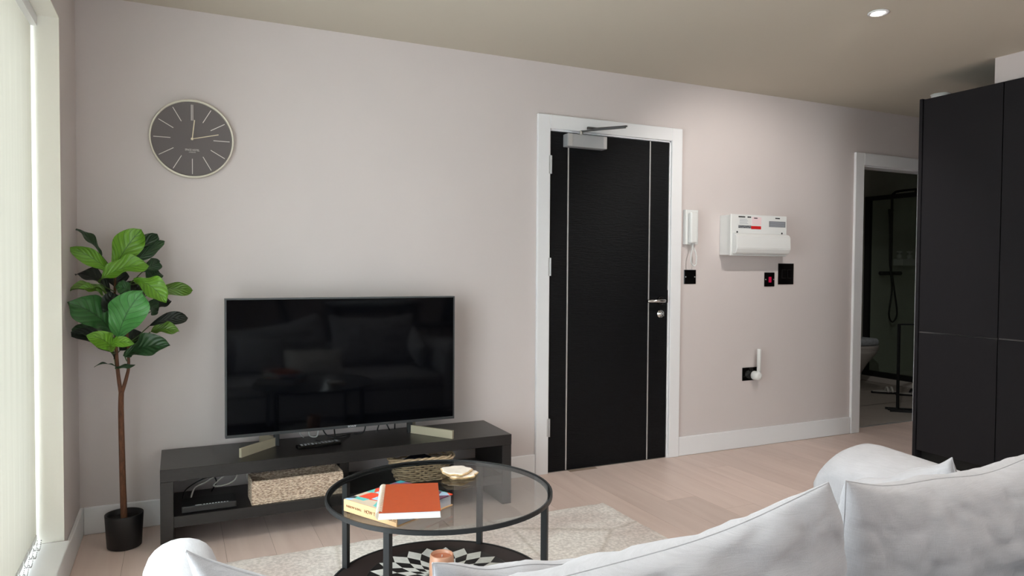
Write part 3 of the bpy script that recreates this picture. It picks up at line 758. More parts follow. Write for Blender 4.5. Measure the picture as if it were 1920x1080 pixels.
# spine from (.456,2.145)->(.562,1.946): axis along spine; width towards (.78,2.036)
sp = Vector((.106, -.199)); spn = sp.normalized(); wd = Vector((-spn.y, spn.x))
if wd.dot(Vector((1, 0))) < 0: wd = -wd
o0 = Vector((.456, 2.145))-Vector((.618, 2.052))
MB = Matrix(((spn.x, wd.x, 0, o0.x), (spn.y, wd.y, 0, o0.y), (0, 0, 1, 0), (0, 0, 0, 1)))
SL, BWd, BH = .228, .238, .036
box('pages', .004, SL-.004, .004, BWd-.004, .003, BH-.003, PAPERG, bk, 0, 1, MB)
box('back_cover', 0, SL, .002, BWd, 0, .003, SPINE, bk, 0, 1, MB)
box('front_cover', 0, SL, .002, BWd, BH-.003, BH, BOOKCOVER, bk, 0, 1, MB)
spo = box('spine', 0, SL, -.0015, .0035, 0, BH, SPINE, bk, .001, 1, MB)
ang = math.atan2(spn.y, spn.x)
def spine_text(s, size, along):
    p = MB @ Vector((along, -.0021, BH/2)); text('spine_lettering', s, size, SPINETXT, spo, p, (PI/2, 0, ang), 'LEFT', .95)
spine_text('FARROW & BALL', .0095, .012); spine_text('HOW TO DECORATE', .0145, .092)
nb = thing('notebook', 'orange spiral-bound notebook lying on top of the hardback book', 'notebook', (.600, 2.03, .4508+BH+.0006))
c4 = [(.532, 2.189), (.722, 2.129), (.657, 1.877), (.494, 1.927)]
ax = (Vector(c4[1])-Vector(c4[0])).normalized(); ay = Vector((-ax.y, ax.x)); ay = -ay if ay.y < 0 else ay
o1 = Vector((.497, 1.925))-Vector((.600, 2.03))
MN = Matrix(((ax.x, ay.x, 0, o1.x), (ax.y, ay.y, 0, o1.y), (0, 0, 1, 0), (0, 0, 0, 1)))
NW, NL, NH = .180, .262, .020
box('pages', .012, NW-.002, .002, NL-.002, .0015, NH-.002, PAPER, nb, 0, 1, MN)
box('back_cover', .006, NW, 0, NL, 0, .0015, WHITEPL, nb, 0, 1, MN)
box('front_cover', .008, NW, 0, NL, NH-.002, NH, ORANGE, nb, .0006, 1, MN)
bm = bmesh.new()
for i in range(26):
    y = .009+i*.0098
    tube_into(bm, [MN @ Vector((.010+.011*math.cos(t), y, NH/2+.0125*math.sin(t))) for t in [2*PI*j/12 for j in range(12)]], .0013, 5, True)
bmobj('spiral_binding', bm, mat('pale_gold_wire', lin(206, 196, 178), .4, metal=.3), nb, True)
# agate coasters
def agate(name, label, x, y, z, r, seed):
    rnd = random.Random(seed); n = 40; ph = [rnd.random()*6 for _ in range(4)]
    def rad(a): return r*(1+.07*math.sin(5*a+ph[0])+.06*math.sin(8*a+ph[1])+.04*math.sin(3*a+ph[2]))
    t = thing(name, label, 'coaster', (x, y, z), 0, 'stone slice coasters')
    for nm, sc, za, zb, m_ in (('stone_slice', .94, .0018, .0105, AGATE), ('gilt_edge', 1.0, 0, .0085, AGATEG)):
        bm = bmesh.new(); lo, hi, top = [], [], []
        for k in range(n):
            a = 2*PI*k/n; R = rad(a)*sc
            lo.append(bm.verts.new((R*.93*math.cos(a), R*.93*math.sin(a), za))); hi.append(bm.verts.new((R*math.cos(a), R*math.sin(a), (za+zb)/2+.002))); top.append(bm.verts.new((R*.95*math.cos(a), R*.95*math.sin(a), zb)))
        for A, B in ((lo, hi), (hi, top)):
            for k in range(n): bm.faces.new((A[k], A[(k+1) % n], B[(k+1) % n], B[k]))
        bm.faces.new(lo); bm.faces.new(top); bmobj(nm, bm, m_, t)
agate('stone_coaster', 'lower stone slice coaster of the pair on the glass table', .915, 2.345, .4505, .056, 3)
agate('stone_coaster', 'upper white stone slice coaster lying on the other one', .898, 2.352, .4615, .055, 9)

# ------------------------------------------------------------------ plant
px_, py_ = -.205, 3.395
pl = thing('potted_fig', 'tall fiddle-leaf fig in a small black pot beside the window', 'potted plant', (px_, py_, .001))
lathe('pot', [(.060, 0), (.066, .004), (.0735, .135), (.0735, .141), (.069, .141), (.067, .118)], POT, pl, 40)
lathe('soil', [(.066, .100), (.0665, .119)], SOIL, pl, 28)
def pl_pts(P): return [(p[0]-px_, p[1]-py_, p[2]-.001) for p in P]
tk = tube('trunk', pl_pts(spline([(-.205, 3.395, .10), (-.209, 3.397, .25), (-.212, 3.40, .42), (-.214, 3.40, .58), (-.212, 3.40, .66)], 5)), [.0135-.003*i/20 for i in range(21)], BARK, pl, 10)
tube('stem', pl_pts(spline([(-.212, 3.40, .64), (-.224, 3.40, .74), (-.232, 3.41, .88), (-.236, 3.42, 1.02), (-.232, 3.43, 1.17)], 5)), [.0085-.0045*i/20 for i in range(21)], BARK, pl, 8)
tube('stem', pl_pts(spline([(-.211, 3.40, .65), (-.192, 3.40, .72), (-.184, 3.40, .78), (-.19, 3.41, .95), (-.185, 3.43, 1.12)], 5)), [.008-.0045*i/20 for i in range(21)], BARK, pl, 8)
LEAVES = [
    ((-0.287, 3.44, 1.235), (-0.374, 3.5, 1.338), 0.038, 'd', 0.12, 30),
    ((-0.233, 3.42, 1.177), (-0.141, 3.4, 1.334), 0.115, 'b', 0.10, 0),
    ((-0.186, 3.42, 1.182), (-0.06, 3.46, 1.295), 0.040, 'd', 0.12, 40),
    ((-0.208, 3.44, 1.185), (-0.086, 3.48, 1.32), 0.059, 'd', 0.08, 20),
    ((-0.246, 3.38, 1.158), (-0.372, 3.34, 1.261), 0.054, 'b', 0.18, -30),
    ((-0.257, 3.44, 1.075), (-0.378, 3.48, 1.156), 0.059, 'k', 0.30, 20),
    ((-0.281, 3.36, 1.125), (-0.118, 3.34, 1.194), 0.075, 'b', 0.22, -20),
    ((-0.128, 3.46, 1.167), (-0.072, 3.5, 1.206), 0.048, 'd', 0.10, 20),
    ((-0.155, 3.34, 1.126), (-0.048, 3.28, 1.055), 0.091, 'b', 0.30, 0),
    ((-0.089, 3.42, 1.075), (0.052, 3.44, 1.09), 0.048, 'o', 0.25, 30),
    ((-0.112, 3.48, 1.123), (-0.073, 3.5, 1.167), 0.064, 'd', 0.20, 0),
    ((-0.256, 3.4, 1.062), (-0.380, 3.33, 1.094), 0.046, 'o', 0.28, 40),
    ((-0.272, 3.37, 1.066), (-0.349, 3.33, 1.097), 0.038, 'b', 0.20, 30),
    ((-0.243, 3.34, 0.899), (-0.372, 3.24, 1.045), 0.140, 'm', 0.22, 0),
    ((-0.239, 3.33, 0.955), (-0.24, 3.28, 1.078), 0.070, 'k', 0.10, 0),
    ((-0.212, 3.3, 0.898), (-0.131, 3.24, 1.076), 0.145, 'g', 0.15, 0),
    ((-0.172, 3.36, 1.083), (-0.223, 3.34, 1.102), 0.048, 'm', 0.20, 0),
    ((-0.09, 3.46, 0.998), (-0.04, 3.5, 1.049), 0.059, 'k', 0.20, 0),
    ((-0.122, 3.42, 1.026), (-0.078, 3.44, 0.999), 0.081, 'd', 0.20, 0),
    ((-0.1, 3.42, 0.933), (0.033, 3.44, 0.966), 0.048, 'k', 0.22, 20),
    ((-0.1, 3.4, 0.904), (-0.0, 3.36, 0.915), 0.046, 'o', 0.22, -10),
    ((-0.188, 3.36, 0.811), (-0.038, 3.27, 0.865), 0.099, 'd', 0.20, 0),
    ((-0.244, 3.42, 0.801), (-0.376, 3.34, 0.922), 0.064, 'k', 0.25, 10),
    ((-0.286, 3.40, 0.883), (-0.378, 3.36, 0.93), 0.054, 'd', 0.20, 10),
    ((-0.243, 3.3, 0.841), (-0.31, 3.22, 0.92), 0.059, 'b', 0.30, -20),
    ((-0.246, 3.28, 0.867), (-0.162, 3.24, 0.882), 0.036, 'b', 0.25, 20),
    ((-0.229, 3.38, 0.763), (-0.298, 3.34, 0.78), 0.018, 'd', 0.25, 60),
    ((-0.229, 3.38, 0.763), (-0.163, 3.36, 0.778), 0.018, 'd', 0.25, 60),
    ((-0.217, 3.46, 0.829), (-0.147, 3.48, 0.898), 0.097, 'k', 0.10, 0),
    ((-0.246, 3.5, 0.974), (-0.311, 3.52, 1.024), 0.107, 'k', 0.10, 0),
    ((-0.213, 3.5, 1.023), (-0.147, 3.52, 1.097), 0.107, 'k', 0.10, 0),
    ((-0.233, 3.48, 1.092), (-0.233, 3.5, 1.166), 0.097, 'k', 0.10, 0),
]
def leaf(B, T, wdt, tone, arch, roll, seed):
    rnd = random.Random(seed)
    B, T = Vector(B), Vector(T); L0 = T-B; B = B-L0*.05; T = T+L0*.10; wdt *= 1.38 if wdt < .08 else 1.08; L = T-B; ln = L.length; t = L.normalized()
    mid = (B+T)/2
    view = (Vector((.15, 1.2, 1.5))-mid).normalized()
    nrm = (view+Vector((0, 0, .25))); nrm = (nrm-t*nrm.dot(t)).normalized()
    nrm = (Matrix.Rotation(math.radians(roll), 4, t) @ nrm)
    s = t.cross(nrm).normalized()
    up = Vector((0, 0, 1)); bend = (up-t*up.dot(t)); bend = bend.normalized() if bend.length > .2 else nrm
    bend = (bend*.5+nrm*.7).normalized()
    nu, nv = 8, 16; vv = []; uvs = []
    ph1, ph2 = rnd.random()*6, rnd.random()*6
    for j in range(nv+1):
        q = j/nv
        wprof = (math.sin(PI*min(1, q**1.25)))**.62*(.62+.42*q) if 0 < q < 1 else 0.02
        c = B+L*q+bend*arch*ln*(4*q*(1-q))*.55 - Vector((0, 0, 1))*arch*ln*.25*q*q
        for i in range(nu+1):
            u = i/nu*2-1
            wob = .13*wdt*abs(u)**2*math.sin(q*12+ph1+(2.2 if u > 0 else 0))
            fold = .22*wdt*abs(u)**1.4
            p = c+s*u*wprof*wdt*.52+nrm*(fold*wprof+wob)
            p.x = max(p.x, XL+.006); p.y = min(p.y, YB-.006)
            vv.append(p-Vector((px_, py_, .001))); uvs.append((.5+u*.5, q))
    fc = [(j*(nu+1)+i, j*(nu+1)+i+1, (j+1)*(nu+1)+i+1, (j+1)*(nu+1)+i) for j in range(nv) for i in range(nu)]
    o = meshobj('leaf', vv, fc, LEAF[tone], pl, True)
    ul = o.data.uv_layers.new(name='UVMap')
    for lp in o.data.loops: ul.data[lp.index].uv = uvs[lp.vertex_index]
    # petiole
    near = min([Vector((-.232, 3.41, z)) for z in (.76, .82, .88, .95, 1.02, 1.08, 1.14, 1.17)]+[Vector((-.187, 3.41, z)) for z in (.78, .86, .95, 1.03, 1.11)], key=lambda v: (v-B).length+(.25 if v.z > B.z else 0))
    if (near-B).length > .012: tube('petiole', [tuple(near-Vector((px_, py_, .001))), tuple((near+B)/2-Vector((px_, py_, .001))+Vector((0, 0, -.004))), tuple(B-Vector((px_, py_, .001)))], .0022, LEAF['o'], o, 5)
for i, L in enumerate(LEAVES): leaf(*L, seed=i)

# ------------------------------------------------------------------ wall devices
def plate(name, label, x0, x1, z0_, z1_, cat, m=BLACKGLOSS, th=.006):
    t = thing(name, label, cat, ((x0+x1)/2, YB, (z0_+z1_)/2)); hx, hz = (x1-x0)/2, (z1_-z0_)/2
    box('face_plate', -hx, hx, -th, -.0003, -hz, hz, m, t, .0015, 1); return t, hx, hz
ic = thing('intercom_handset', 'white wall intercom handset with curled cord beside the entrance door', 'intercom', (2.955, YB, 1.458))
bs = box('wall_base', -.050, .050, -.030, -.0005, -.110, .110, WHITEPL, ic, .004, 2)
hs = box('handset', -.034, .022, -.062, -.0305, -.100, .092, WHITEPL, ic, .010, 3, smooth=False)
cp = spline([(-.004, -.045, -.100), (-.008, -.045, -.135), (-.022, -.05, -.18), (-.018, -.05, -.225), (.004, -.05, -.245), (.024, -.045, -.225), (.026, -.04, -.17), (.012, -.03, -.125), (.008, -.018, -.108)], 14)
coil = [(p.x+.003*math.cos(i*2.1), p.y+.003*math.sin(i*2.1), p.z) for i, p in enumerate(cp)]
tube('coiled_cord', coil, .0038, WHITEPL, ic, 6)
box('plug_clip', -.010, .004, -.052, -.038, -.112, -.098, STEEL, hs, .001, 1)

cu = thing('consumer_unit', 'white electrical consumer unit box with red and grey labels on the wall', 'fuse box', (3.44, YB, 1.415))
box('enclosure', -.235, .238, -.100, -.0005, -.130, .128, WHITEPL, cu, .004, 2)
fr_ = box('front_cover', -.242, .240, -.112, -.0995, -.134, .132, WHITEPL, cu, .004, 2)
# hinged flap: profile extruded along x
prof = [(-.112, .012), (-.140, .004), (-.152, -.010), (-.156, -.088), (-.140, -.118), (-.1125, -.124)]
bm = bmesh.new(); A = [bm.verts.new((-.228, y, z)) for y, z in prof]; B = [bm.verts.new((.236, y, z)) for y, z in prof]
for i in range(len(prof)): bm.faces.new((A[i], A[(i+1) % len(prof)], B[(i+1) % len(prof)], B[i]))
bm.faces.new(A); bm.faces.new(B[::-1])
bmesh.ops.bevel(bm, geom=list(bm.edges), offset=.004, segments=2, affect='EDGES')
bmobj('flap', bm, WHITEPL, cu)
def prt(nm, x0, x1, z0_, z1_, m): box(nm, x0, x1, -.1132, -.1118, z0_, z1_, m, fr_)
prt('pink_label', -.066, .014, .068, .118, PINKPR); prt('red_label', -.072, .012, .040, .060, REDPL); prt('grey_label', -.180, -.073, .044, .062, GREYPL)
prt('barcode_label', .082, .226, .058, .096, GREYPL)
bm = bmesh.new()
for i in range(7): bbox(bm, -.178+i*.0145, -.168+i*.0145, -.1136, -.1125, .046+.004*(i % 3), .050+.004*(i % 3))
for a in ((-.180, -.125), (-.105, -.075), (.136, .176)): bbox(bm, a[0], a[1], -.1136, -.1125, .112, .120)
bbox(bm, -.05, -.02, -.1136, -.1130, .108, .114)
bmobj('label_print', bm, BLACKPR, fr_)
bm = bmesh.new()
for i in range(5): bbox(bm, .088, .220, -.1136, -.1125, .062+.0066*i, .0645+.0066*i)
for i in range(4): bbox(bm, -.170, -.100-.008*(i % 2), -.1136, -.1125, .072+i*.009, .0745+i*.009)
bmobj('small_print', bm, mat('pale_grey_print', lin(168, 172, 182), .6), fr_)['kind'] = 'stuff'
for x in (-.190, .196): lathe('screw', [(.006, -.112), (.006, -.1145)], BLACKPR, fr_, 12, (x, 0, .018), 'y')

t, hx, hz = plate('blank_plate', 'small square black wall plate under the intercom cord', 2.918, 3.012, 1.098, 1.188, 'wall plate')
for s in (-1, 1): lathe('screw', [(.004, -.006), (.004, -.0075)], STEEL, t, 10, (s*.036, 0, 0), 'y')
t, hx, hz = plate('fused_switch', 'small black wall switch with a glowing red rocker', 3.597, 3.688, 1.078, 1.174, 'switch')
box('rocker', -.010, .012, -.012, -.006, -.020, .018, REDLED, t, .002, 1)
for s in (-1, 1): lathe('screw', [(.004, -.006), (.004, -.0075)], STEEL, t, 10, (s*.036, 0, 0), 'y')
t, hx, hz = plate('cooker_switch', 'larger tall black wall switch plate right of the red rocker', 3.722, 3.864, 1.092, 1.236, 'switch')
box('rocker', -.045, -.005, -.012, -.006, -.03, .03, BLACKGLOSS, t, .002, 1); box('rocker', .008, .045, -.012, -.006, -.03, .03, BLACKGLOSS, t, .002, 1)
t, hx, hz = plate('double_socket', 'black double wall socket above the baseboard', 3.415, 3.562, .448, .536, 'socket')
for dx in (-.036, .036):
    bm = bmesh.new()
    for (a, b_, hh) in ((-.003, .012, .010), (-.014, -.008, .004), (.008, -.008, .004)): bbox(bm, dx+a-.002, dx+a+.004, -.0066, -.0058, b_-hh/2, b_+hh/2)
    bmobj('pin_holes', bm, GAPBLK, t)
bm = bmesh.new(); bbox(bm, -.012, -.002, -.010, -.006, .018, .034, .001, 1); bbox(bm, .002, .012, -.010, -.006, .018, .034, .001, 1); bmobj('switches', bm, BLACKGLOSS, t)
wp = thing('plug_in_aerial', 'white plug-in device with upright aerial in the black socket', 'plug', (3.512, YB-.0065, .492))
lathe('plug_body', [(.028, -.0002), (.030, -.006), (.029, -.040), (.024, -.052), (.012, -.056)], WHITEPL, wp, 24, (0, 0, -.010), 'y')
bm = bmesh.new(); lathe_into(bm, [(.013, -.03), (.0135, .16), (.0125, .168), (.010, .170)], 18, (.012, -.034, 0)); bmobj('aerial', bm, WHITEPL, wp, True)

# ------------------------------------------------------------------ black tall cabinets
XC = 4.06; ZT = 2.222; ZM = .823
def cabinet(y1, y0, label, end):
    t = thing('tall_cabinet', label, 'cabinet', ((XC+XR)/2, (y0+y1)/2, 0), 0, 'tall black kitchen cabinets')
    cx, cy = (XC+XR)/2, (y0+y1)/2
    def b(n, x0, x1, ya, yb, za, zb, m, bev=0): return box(n, x0-cx, x1-cx, ya-cy, yb-cy, za, zb, m, t, bev, 1)
    b('carcass', XC+.022, XR-.002, y0+.001, y1-(.021 if end else .001), .10, ZT-.002, GAPBLK)
    b('plinth', XC+.06, XC+.075, y0, y1, .001, .10, GAPBLK)
    ye = y1-.027 if end else y1-.0025
    b('upper_door', XC, XC+.020, y0+.0025, ye, ZM+.003, ZT-.004, CABBLK, .001)
    b('lower_door', XC, XC+.020, y0+.0025, ye, .105, ZM-.006, CABBLK, .001)
    b('rail_profile', XC+.004, XC+.021, y0+.0025, ye, ZM-.005, ZM+.002, RAIL)
    if end: b('end_panel', XC-.002, XR-.002, y1-.020, y1, .001, ZT+.002, CABBLK, .001)
cabinet(2.848, 2.366, 'tall black cabinet at the end of the run nearest the bathroom', True)
cabinet(2.366, 1.866, 'tall black cabinet cut by the right edge, next after the end one', False)

# ------------------------------------------------------------------ sofa
sf = thing('sofa', 'pale grey linen two-seat sofa seen from behind', 'sofa', (1.01, 1.2, 0))
sx, sy = 1.01, 1.2
def sofa_box(nm, x0, x1, y0, y1, z0_, z1_, bev, seg=4):
    bm = bmesh.new(); bbox(bm, x0-sx, x1-sx, y0-sy, y1-sy, z0_, z1_, bev, seg); o = bmobj(nm, bm, LINEN, sf, True); return o
sofa_box('base', -.055, 2.10, .70, 1.63, .10, .28, .02)
sofa_box('back_panel', -.045, 2.095, .66, .78, .10, .55, .035)
def arm(x0, x1, zf, zb_, skew=0):
    bm = bmesh.new(); n = 12; rows = []
    ys = [.70, .76, .9, 1.1, 1.3, 1.5, 1.56, 1.60, 1.63, 1.65, 1.662]
    cxx = (x0+x1)/2; hw = (x1-x0)/2
    for y in ys:
        t = (y-.76)/.9; zt = zb_+(zf-zb_)*t
        ins = 0; low = .10
        if y > 1.56: ins = .012*((y-1.56)/.102)**2; zt -= .06*((y-1.56)/.102)**2.6
        if y < .72: ins = .01
        ring = [(-hw+ins, low), (-hw+ins, zt-.09)]
        for k in range(n+1):
            a = PI-PI*k/n; ring.append(((hw-ins)*math.cos(a)+skew*math.sin(a), zt-.075+.075*math.sin(a)**.8))
        ring += [(hw-ins, zt-.09), (hw-ins, low)]
        rows.append([bm.verts.new((cxx+p[0]-sx, y-sy, p[1])) for p in ring])
    m_ = len(rows[0])
    for A, B in zip(rows, rows[1:]):
        for k in range(m_): bm.faces.new((A[k], A[(k+1) % m_], B[(k+1) % m_], B[k]))
    bm.faces.new(rows[0]); bm.faces.new(rows[-1])
    o = bmobj('armrest', bm, LINEN, sf, True); return o
arm(-.065, .075, .632, .655); arm(1.872, 2.095, .630, .575, .055)
for x in (.0, 2.03):
    for y in (.82, 1.56): lathe('foot', [(.02, .0003), (.024, .101)], DARKMETAL, sf, 14, (x-sx, y-sy, 0.012 if .0 < y < 3 and y > 1.5 and x < 1.9 else 0))
for x0, x1, lab in ((.085, .98, 'left seat cushion of the pale grey sofa'), (.988, 1.866, 'right seat cushion of the pale grey sofa')):
    bm = bmesh.new(); bbox(bm, x0, x1, .87, 1.655, .284, .37, .035, 5)
    tag(bmobj('seat_cushion', bm, LINEN, None, True), lab, 'cushion', 'sofa seat cushions')

def pillow(name, label, W, H, T, loc, rot, m=LINEN, pinch=.16, sag=.16, seed=1, wr=.010, n=56, group=None, pl_=2.0, pr_=2.0, bulge=None):
    rnd = random.Random(seed); ph = [rnd.random()*6.28 for _ in range(6)]
    t = thing(name, label, 'cushion', loc, 0, group); t.rotation_euler = rot
    bm = bmesh.new(); G = {}
    def outline(u, v):
        x = W/2*u*(1-(pinch if (u < 0 or bulge is None) else -bulge)*(1-v*v)); z = H/2*v*(1-(sag if v > 0 else pinch)*(1-abs(u)**(pl_ if u < 0 else pr_))); return x, z
    for sd in (1, -1):
        for i in range(n+1):
            for j in range(n+1):
                u, v = math.sin((i/n-.5)*PI), math.sin((j/n-.5)*PI)
                edge = i in (0, n) or j in (0, n)
                if edge and sd == -1: G[sd, i, j] = G[1, i, j]; continue
                x, z = outline(u, v)
                prof = max(0, (1-u*u)*(1-v*v))
                th = T/2*(prof**.42)
                d_ = 0
                if not edge:
                    e = max(abs(u), abs(v))
                    d_ = wr*prof**.3*(math.sin(9*u+4*v+ph[0])*.35+math.sin(15*u-6*v+ph[1]+sd)*.25*e*e+math.sin(5*v+11*u*v+ph[2])*.4+math.sin(23*u+5*v*v+ph[3])*.25*e)
                    nz = noise.noise(Vector((u*W*7+seed, v*H*7*.6+u*2, sd*3.1+seed)))
                    nz2 = noise.noise(Vector((u*W*4.5-v*2+seed*2, v*H*9, sd*5.3)))
                    d_ -= wr*.9*prof**.35*(max(0, 1-abs(nz)*5)+.8*max(0, 1-abs(nz2)*6))
                yy = sd*(th+d_)
                zz = z+.004*math.sin(7*u+ph[4])*(1 if v > .6 else 0)
                G[sd, i, j] = bm.verts.new((x, yy, zz+H/2))
    for sd in (1, -1):
        for i in range(n):
            for j in range(n):
                q = [G[sd, i, j], G[sd, i+1, j], G[sd, i+1, j+1], G[sd, i, j+1]]
                bm.faces.new(q if sd == 1 else q[::-1])
    per = [G[1, i, 0].co.copy() for i in range(n)]+[G[1, n, j].co.copy() for j in range(n)]+[G[1, n-i, n].co.copy() for i in range(n)]+[G[1, 0, n-j].co.copy() for j in range(n)]
    bmobj('cover', bm, m, t, True)
    tube('seam', per, .0017, m, t, 6, True)
    return t
R = math.radians
pillow('back_cushion', 'wide pale grey back cushion on the left half of the sofa', 1.04, .445, .20, (.535, 1.035, .372), (R(10), 0, R(-8)), sag=.53, pinch=.06, pl_=3.2, pr_=1.5, bulge=.13, seed=4, wr=.019, group='sofa back cushions')
pillow('back_cushion', 'pale grey back cushion on the right half of the sofa', .72, .425, .20, (1.492, .992, .372), (R(9), 0, R(0)), sag=.16, pinch=.06, seed=11, wr=.013, group='sofa back cushions')
pillow('throw_pillow', 'small pale grey throw pillow peeping over the left back cushion', .36, .285, .11, (.56, 1.235, .389), (R(18), R(5), R(-4)), sag=.12, pinch=.10, seed=21, wr=.006)
pillow('throw_pillow', 'off-white throw pillow reflected in the television, on the sofa seat', .44, .20, .11, (.94, 1.36, .374), (R(26), 0, R(4)), m=LINENW, sag=.08, pinch=.08, seed=31, wr=.006)
pillow('throw_pillow', 'pale grey throw pillow leaning on the right sofa arm', .34, .215, .13, (1.79, 1.205, .447), (R(-2), R(25), R(90)), sag=.10, pinch=.08, seed=41, wr=.005)

# ------------------------------------------------------------------ dining set seen in the television's reflection
dt = thing('dining_table', 'dark wooden dining table reflected in the television', 'dining table', (2.25, -2.1, 0))
box('table_top', -.55, .55, -.40, .40, .71, .75, DINING, dt, .004, 1)
for x in (-.48, .48):
    for y in (-.33, .33): box('leg', x-.035, x+.035, y-.035, y+.035, .0005, .71, DINING, dt, .003, 1)
box('apron', -.46, .46, -.345, -.32, .63, .71, DINING, dt); box('apron', -.46, .46, .32, .345, .63, .71, DINING, dt)
def chair(x, y, rz, label):
    c = thing('dining_chair', label, 'chair', (x, y, 0), rz, 'dining chairs behind the sofa')
    bm = bmesh.new(); bbox(bm, -.22, .22, -.21, .21, .42, .465, .02, 3); bmobj('seat', bm, CHAIRUP, c, True)
    bm = bmesh.new(); rows = []
    for j in range(7):
        z = .46+.38*j/6; yb = .20+.10*j/6; w_ = .21-.03*(j/6)**2
        rows.append([[bm.verts.new((w_*(i/6-.5)*2, yb-.05*((i/6-.5)*2)**2+o_, z)) for i in range(7)] for o_ in (0, .025)])
    for j in range(6):
        for sd in (0, 1):
            for i in range(6): bm.faces.new((rows[j][sd][i], rows[j][sd][i+1], rows[j+1][sd][i+1], rows[j+1][sd][i]))
        for i in (0, 6): bm.faces.new((rows[j][0][i], rows[j][1][i], rows[j+1][1][i], rows[j+1][0][i]))
    for j in (0, 6):
        for i in range(6): bm.faces.new((rows[j][0][i], rows[j][0][i+1], rows[j][1][i+1], rows[j][1][i]))
    bmobj('backrest', bm, CHAIRUP, c, True)
    for sx_ in (-1, 1):
        for sy_ in (-1, 1): tube('leg', [(sx_*.17, sy_*.16, .43), (sx_*.21, sy_*.21, .0015)], [.016, .011], DARKMETAL, c, 10)
chair(3.10, -2.05, R(-95), 'charcoal dining chair at the right end of the dining table')
chair(1.40, -2.10, R(92), 'charcoal dining chair at the left end of the dining table')

# ------------------------------------------------------------------ bathroom
ss = thing('shower_screen', 'black-framed glass shower screen in the dim bathroom', 'shower screen', (6.78, 4.6, .06))
def sb_(n, y0, y1, z0_, z1_, m, x0=-.02, x1=.02): return box(n, x0, x1, y0-4.6, y1-4.6, z0_-.06, z1_-.06, m, ss)
sb_('post', 5.285, 5.345, .0605, 1.99, DARKMETAL); sb_('post', 3.745, 3.80, .0605, 1.99, DARKMETAL)
sb_('top_rail', 3.80, 5.285, 1.945, 1.99, DARKMETAL); sb_('bottom_rail', 3.80, 5.285, .0605, .115, DARKMETAL)
sb_('glass_pane', 3.80, 5.285, .115, 1.945, SHOWERGLASS, -.004, .004)
tag(box('shower_tray', 6.74, 7.89, 3.73, 5.345, .0015, .058, CERAMIC, None, .006, 2), 'low white shower tray under the glass screen', 'shower tray')
sh = thing('shower_set', 'black shower column with rain arm, mixer bar and looping hose', 'shower', (7.12, 5.349, 1.17))
def sp_(n, pts, r): return tube(n, [(p[0]-7.12, p[1]-5.349, p[2]-1.17) for p in pts], r, DARKMETAL, sh, 10)
sp_('riser', spline([(7.12, 5.29, 1.17), (7.12, 5.29, 1.6), (7.12, 5.29, 1.98), (7.12, 5.27, 2.04), (7.12, 5.20, 2.06), (7.12, 4.9, 2.06)], 5), .013)
sp_('mixer_bar', [(6.95, 5.29, 1.165), (7.28, 5.29, 1.165)], .022)
sp_('wall_union', [(7.03, 5.29, 1.165), (7.03, 5.348, 1.165)], .016); sp_('wall_union', [(7.21, 5.29, 1.165), (7.21, 5.348, 1.165)], .016)
lathe('rain_head', [(.11, 0), (.11, .012), (.02, .02)], DARKMETAL, sh, 28, (0, -.45, .855))
sp_('rain_drop', [(7.12, 4.9, 2.06), (7.12, 4.9, 2.035)], .012)
sp_('hand_shower', [(7.06, 5.26, 1.86), (7.05, 5.26, 1.80), (7.07, 5.27, 1.60)], [.03, .016, .012])
sp_('hose', spline([(7.07, 5.27, 1.60), (7.06, 5.26, 1.3), (7.09, 5.25, 1.0), (7.05, 5.25, .72), (7.11, 5.25, .63), (7.18, 5.25, .72), (7.15, 5.26, .95), (7.13, 5.28, 1.15)], 6), .009)
cd_ = thing('shower_caddy', 'pale translucent corner shower shelf on the tiled wall', 'shelf', (7.40, 5.349, 1.25))
box('tray', -.17, .17, -.12, -.001, 0, .075, WHITEPL, cd_, .004, 1)
for x in (7.25, 7.42):
    bt = thing('toiletry_bottle', 'small white toiletry bottle, %s of two on the shower shelf' % ('left' if x < 7.3 else 'right'), 'bottle', (x, 5.285, 1.3255), 0, 'toiletries on the shower shelf')
    lathe('bottle_body', [(.026, 0), (.028, .01), (.028, .04), (.014, .05)], WHITEPL, bt, 18); lathe('cap', [(.013, .05), (.013, .065), (.03, .07), (.03, .085)], WHITEPL, bt, 18)
# toilet
to = thing('toilet', 'white wall-hung toilet with closed lid in the dim bathroom', 'toilet', (6.28, 5.349, 0))
bm = bmesh.new(); rg = []
for z, L_, hw in ((.06, .30, .11), (.12, .33, .125), (.25, .41, .155), (.36, .50, .178), (.395, .515, .182)):
    ring = []
    for k in range(24):
        a = PI*k/23; ring.append(bm.verts.new((-hw*math.cos(a), -.001-(L_-.16)-.16*math.sin(a)*(1) if 0 < k < 23 else -.001-(L_-.16), z)))
    ring.append(bm.verts.new((hw, -.001, z))); ring.append(bm.verts.new((-hw, -.001, z))); rg.append(ring)
for A, B in zip(rg, rg[1:]):
    for k in range(26): bm.faces.new((A[k], A[(k+1) % 26], B[(k+1) % 26], B[k]))
bm.faces.new(rg[0]); bm.faces.new(rg[-1]); bmobj('bowl', bm, CERAMIC, to, True)
def lidshape(nm, z0_, z1_, g):
    bm = bmesh.new(); rr = []
    for z in (z0_, z1_):
        ring = [bm.verts.new((-(.182+g)*math.cos(PI*k/23), -.36-(.16+g)*math.sin(PI*k/23), z)) for k in range(24)]+[bm.verts.new((.182+g, -.06, z)), bm.verts.new((-.182-g, -.06, z))]; rr.append(ring)
    for k in range(26): bm.faces.new((rr[0][k], rr[0][(k+1) % 26], rr[1][(k+1) % 26], rr[1][k]))
    bm.faces.new(rr[0]); bm.faces.new(rr[1]); return bmobj(nm, bm, CERAMIC, to)
lidshape('seat', .397, .412, 0); lidshape('lid', .414, .436, .003)
lathe('outlet', [(.09, .001), (.10, .062)], CERAMIC, to, 20, (0, -.14, 0))
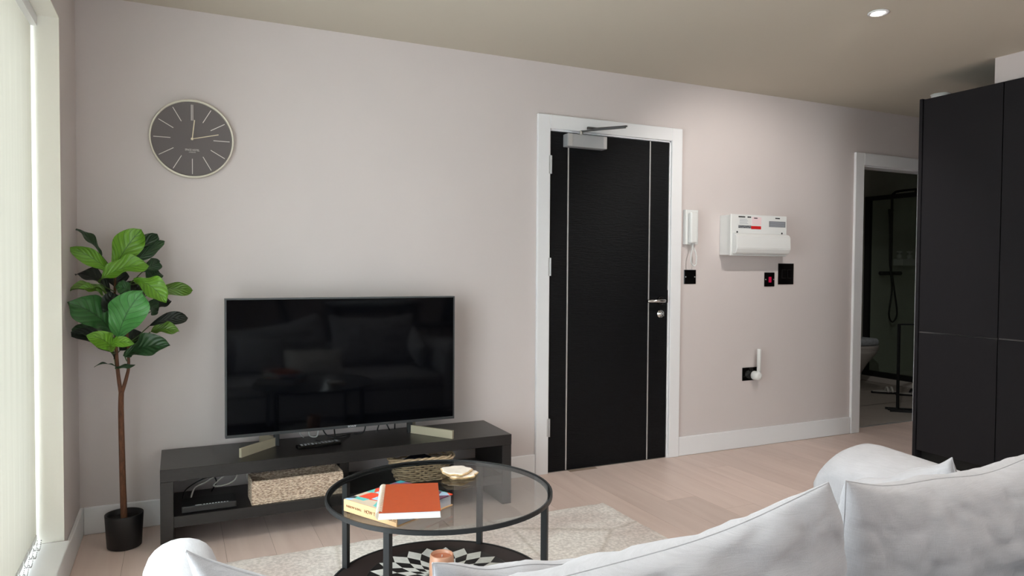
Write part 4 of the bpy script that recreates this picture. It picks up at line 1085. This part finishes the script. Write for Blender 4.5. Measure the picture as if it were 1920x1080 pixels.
bm = bmesh.new(); bbox(bm, 6.11, 6.42, 4.87, 5.12, .438, .505, .03, 4)
for v in bm.verts: v.co.z += .008*math.sin(25*v.co.x)*(1 if v.co.z > .46 else 0)
tag(bmobj('folded_towel', bm, TOWEL, None, True), 'pale blue-grey towel folded on the toilet lid', 'towel')
ts = thing('towel_stand', 'free-standing black metal towel rail on the bathroom floor', 'towel stand', (5.61, 4.03, .0015))
bm = bmesh.new()
def stp(nm, a, b_, wv=.018): return bar(nm, a, b_, wv, wv, DARKMETAL, ts)
box('upright', -.075, -.057, -.009, .009, .018, .74, DARKMETAL, ts); box('upright', .050, .070, -.075, -.055, .018, .80, DARKMETAL, ts)
stp('top_bar', (-.066, 0, .735), (.060, -.064, .735), .012)
stp('base_bar', (-.10, .09, .009), (.12, -.13, .009)); stp('base_bar', (-.16, .0, .009), (.02, -.17, .009)); stp('base_bar', (-.12, .05, .009), (-.03, -.04, .009))
stp('base_bar', (-.066, 0, .009), (.060, -.064, .009))
for i, (x, y, rz) in enumerate(((6.22, 4.66, R(-35)), (6.33, 4.48, R(-35)))):
    s_ = thing('slipper', '%s black and white patterned slipper on the bathroom floor' % ('left' if i == 0 else 'right'), 'slipper', (x, y, .0015), rz, 'slippers by the shower')
    def sole(nm, z0_, z1_, k_, m):
        bm = bmesh.new(); A, B = [], []
        for q in range(24):
            a = 2*PI*q/24; px2 = .125*math.cos(a); py2 = (.045+.008*math.cos(a))*math.sin(a)
            A.append(bm.verts.new((px2*k_, py2*k_, z0_))); B.append(bm.verts.new((px2*k_, py2*k_, z1_)))
        for q in range(24): bm.faces.new((A[q], A[(q+1) % 24], B[(q+1) % 24], B[q]))
        bm.faces.new(A); bm.faces.new(B); return bmobj(nm, bm, m, s_)
    sole('sole', 0, .018, 1, BLACKPL); sole('insole', .018, .021, .9, TRAYW)
    bm = bmesh.new()
    for j in range(2):
        tube_into(bm, [(.02+j*.04, -.05+.1*k/8, .018+.04*math.sin(PI*k/8)) for k in range(9)], .011, 6)
    bmobj('strap', bm, BLACKPL if i else TRAYW, s_, True)
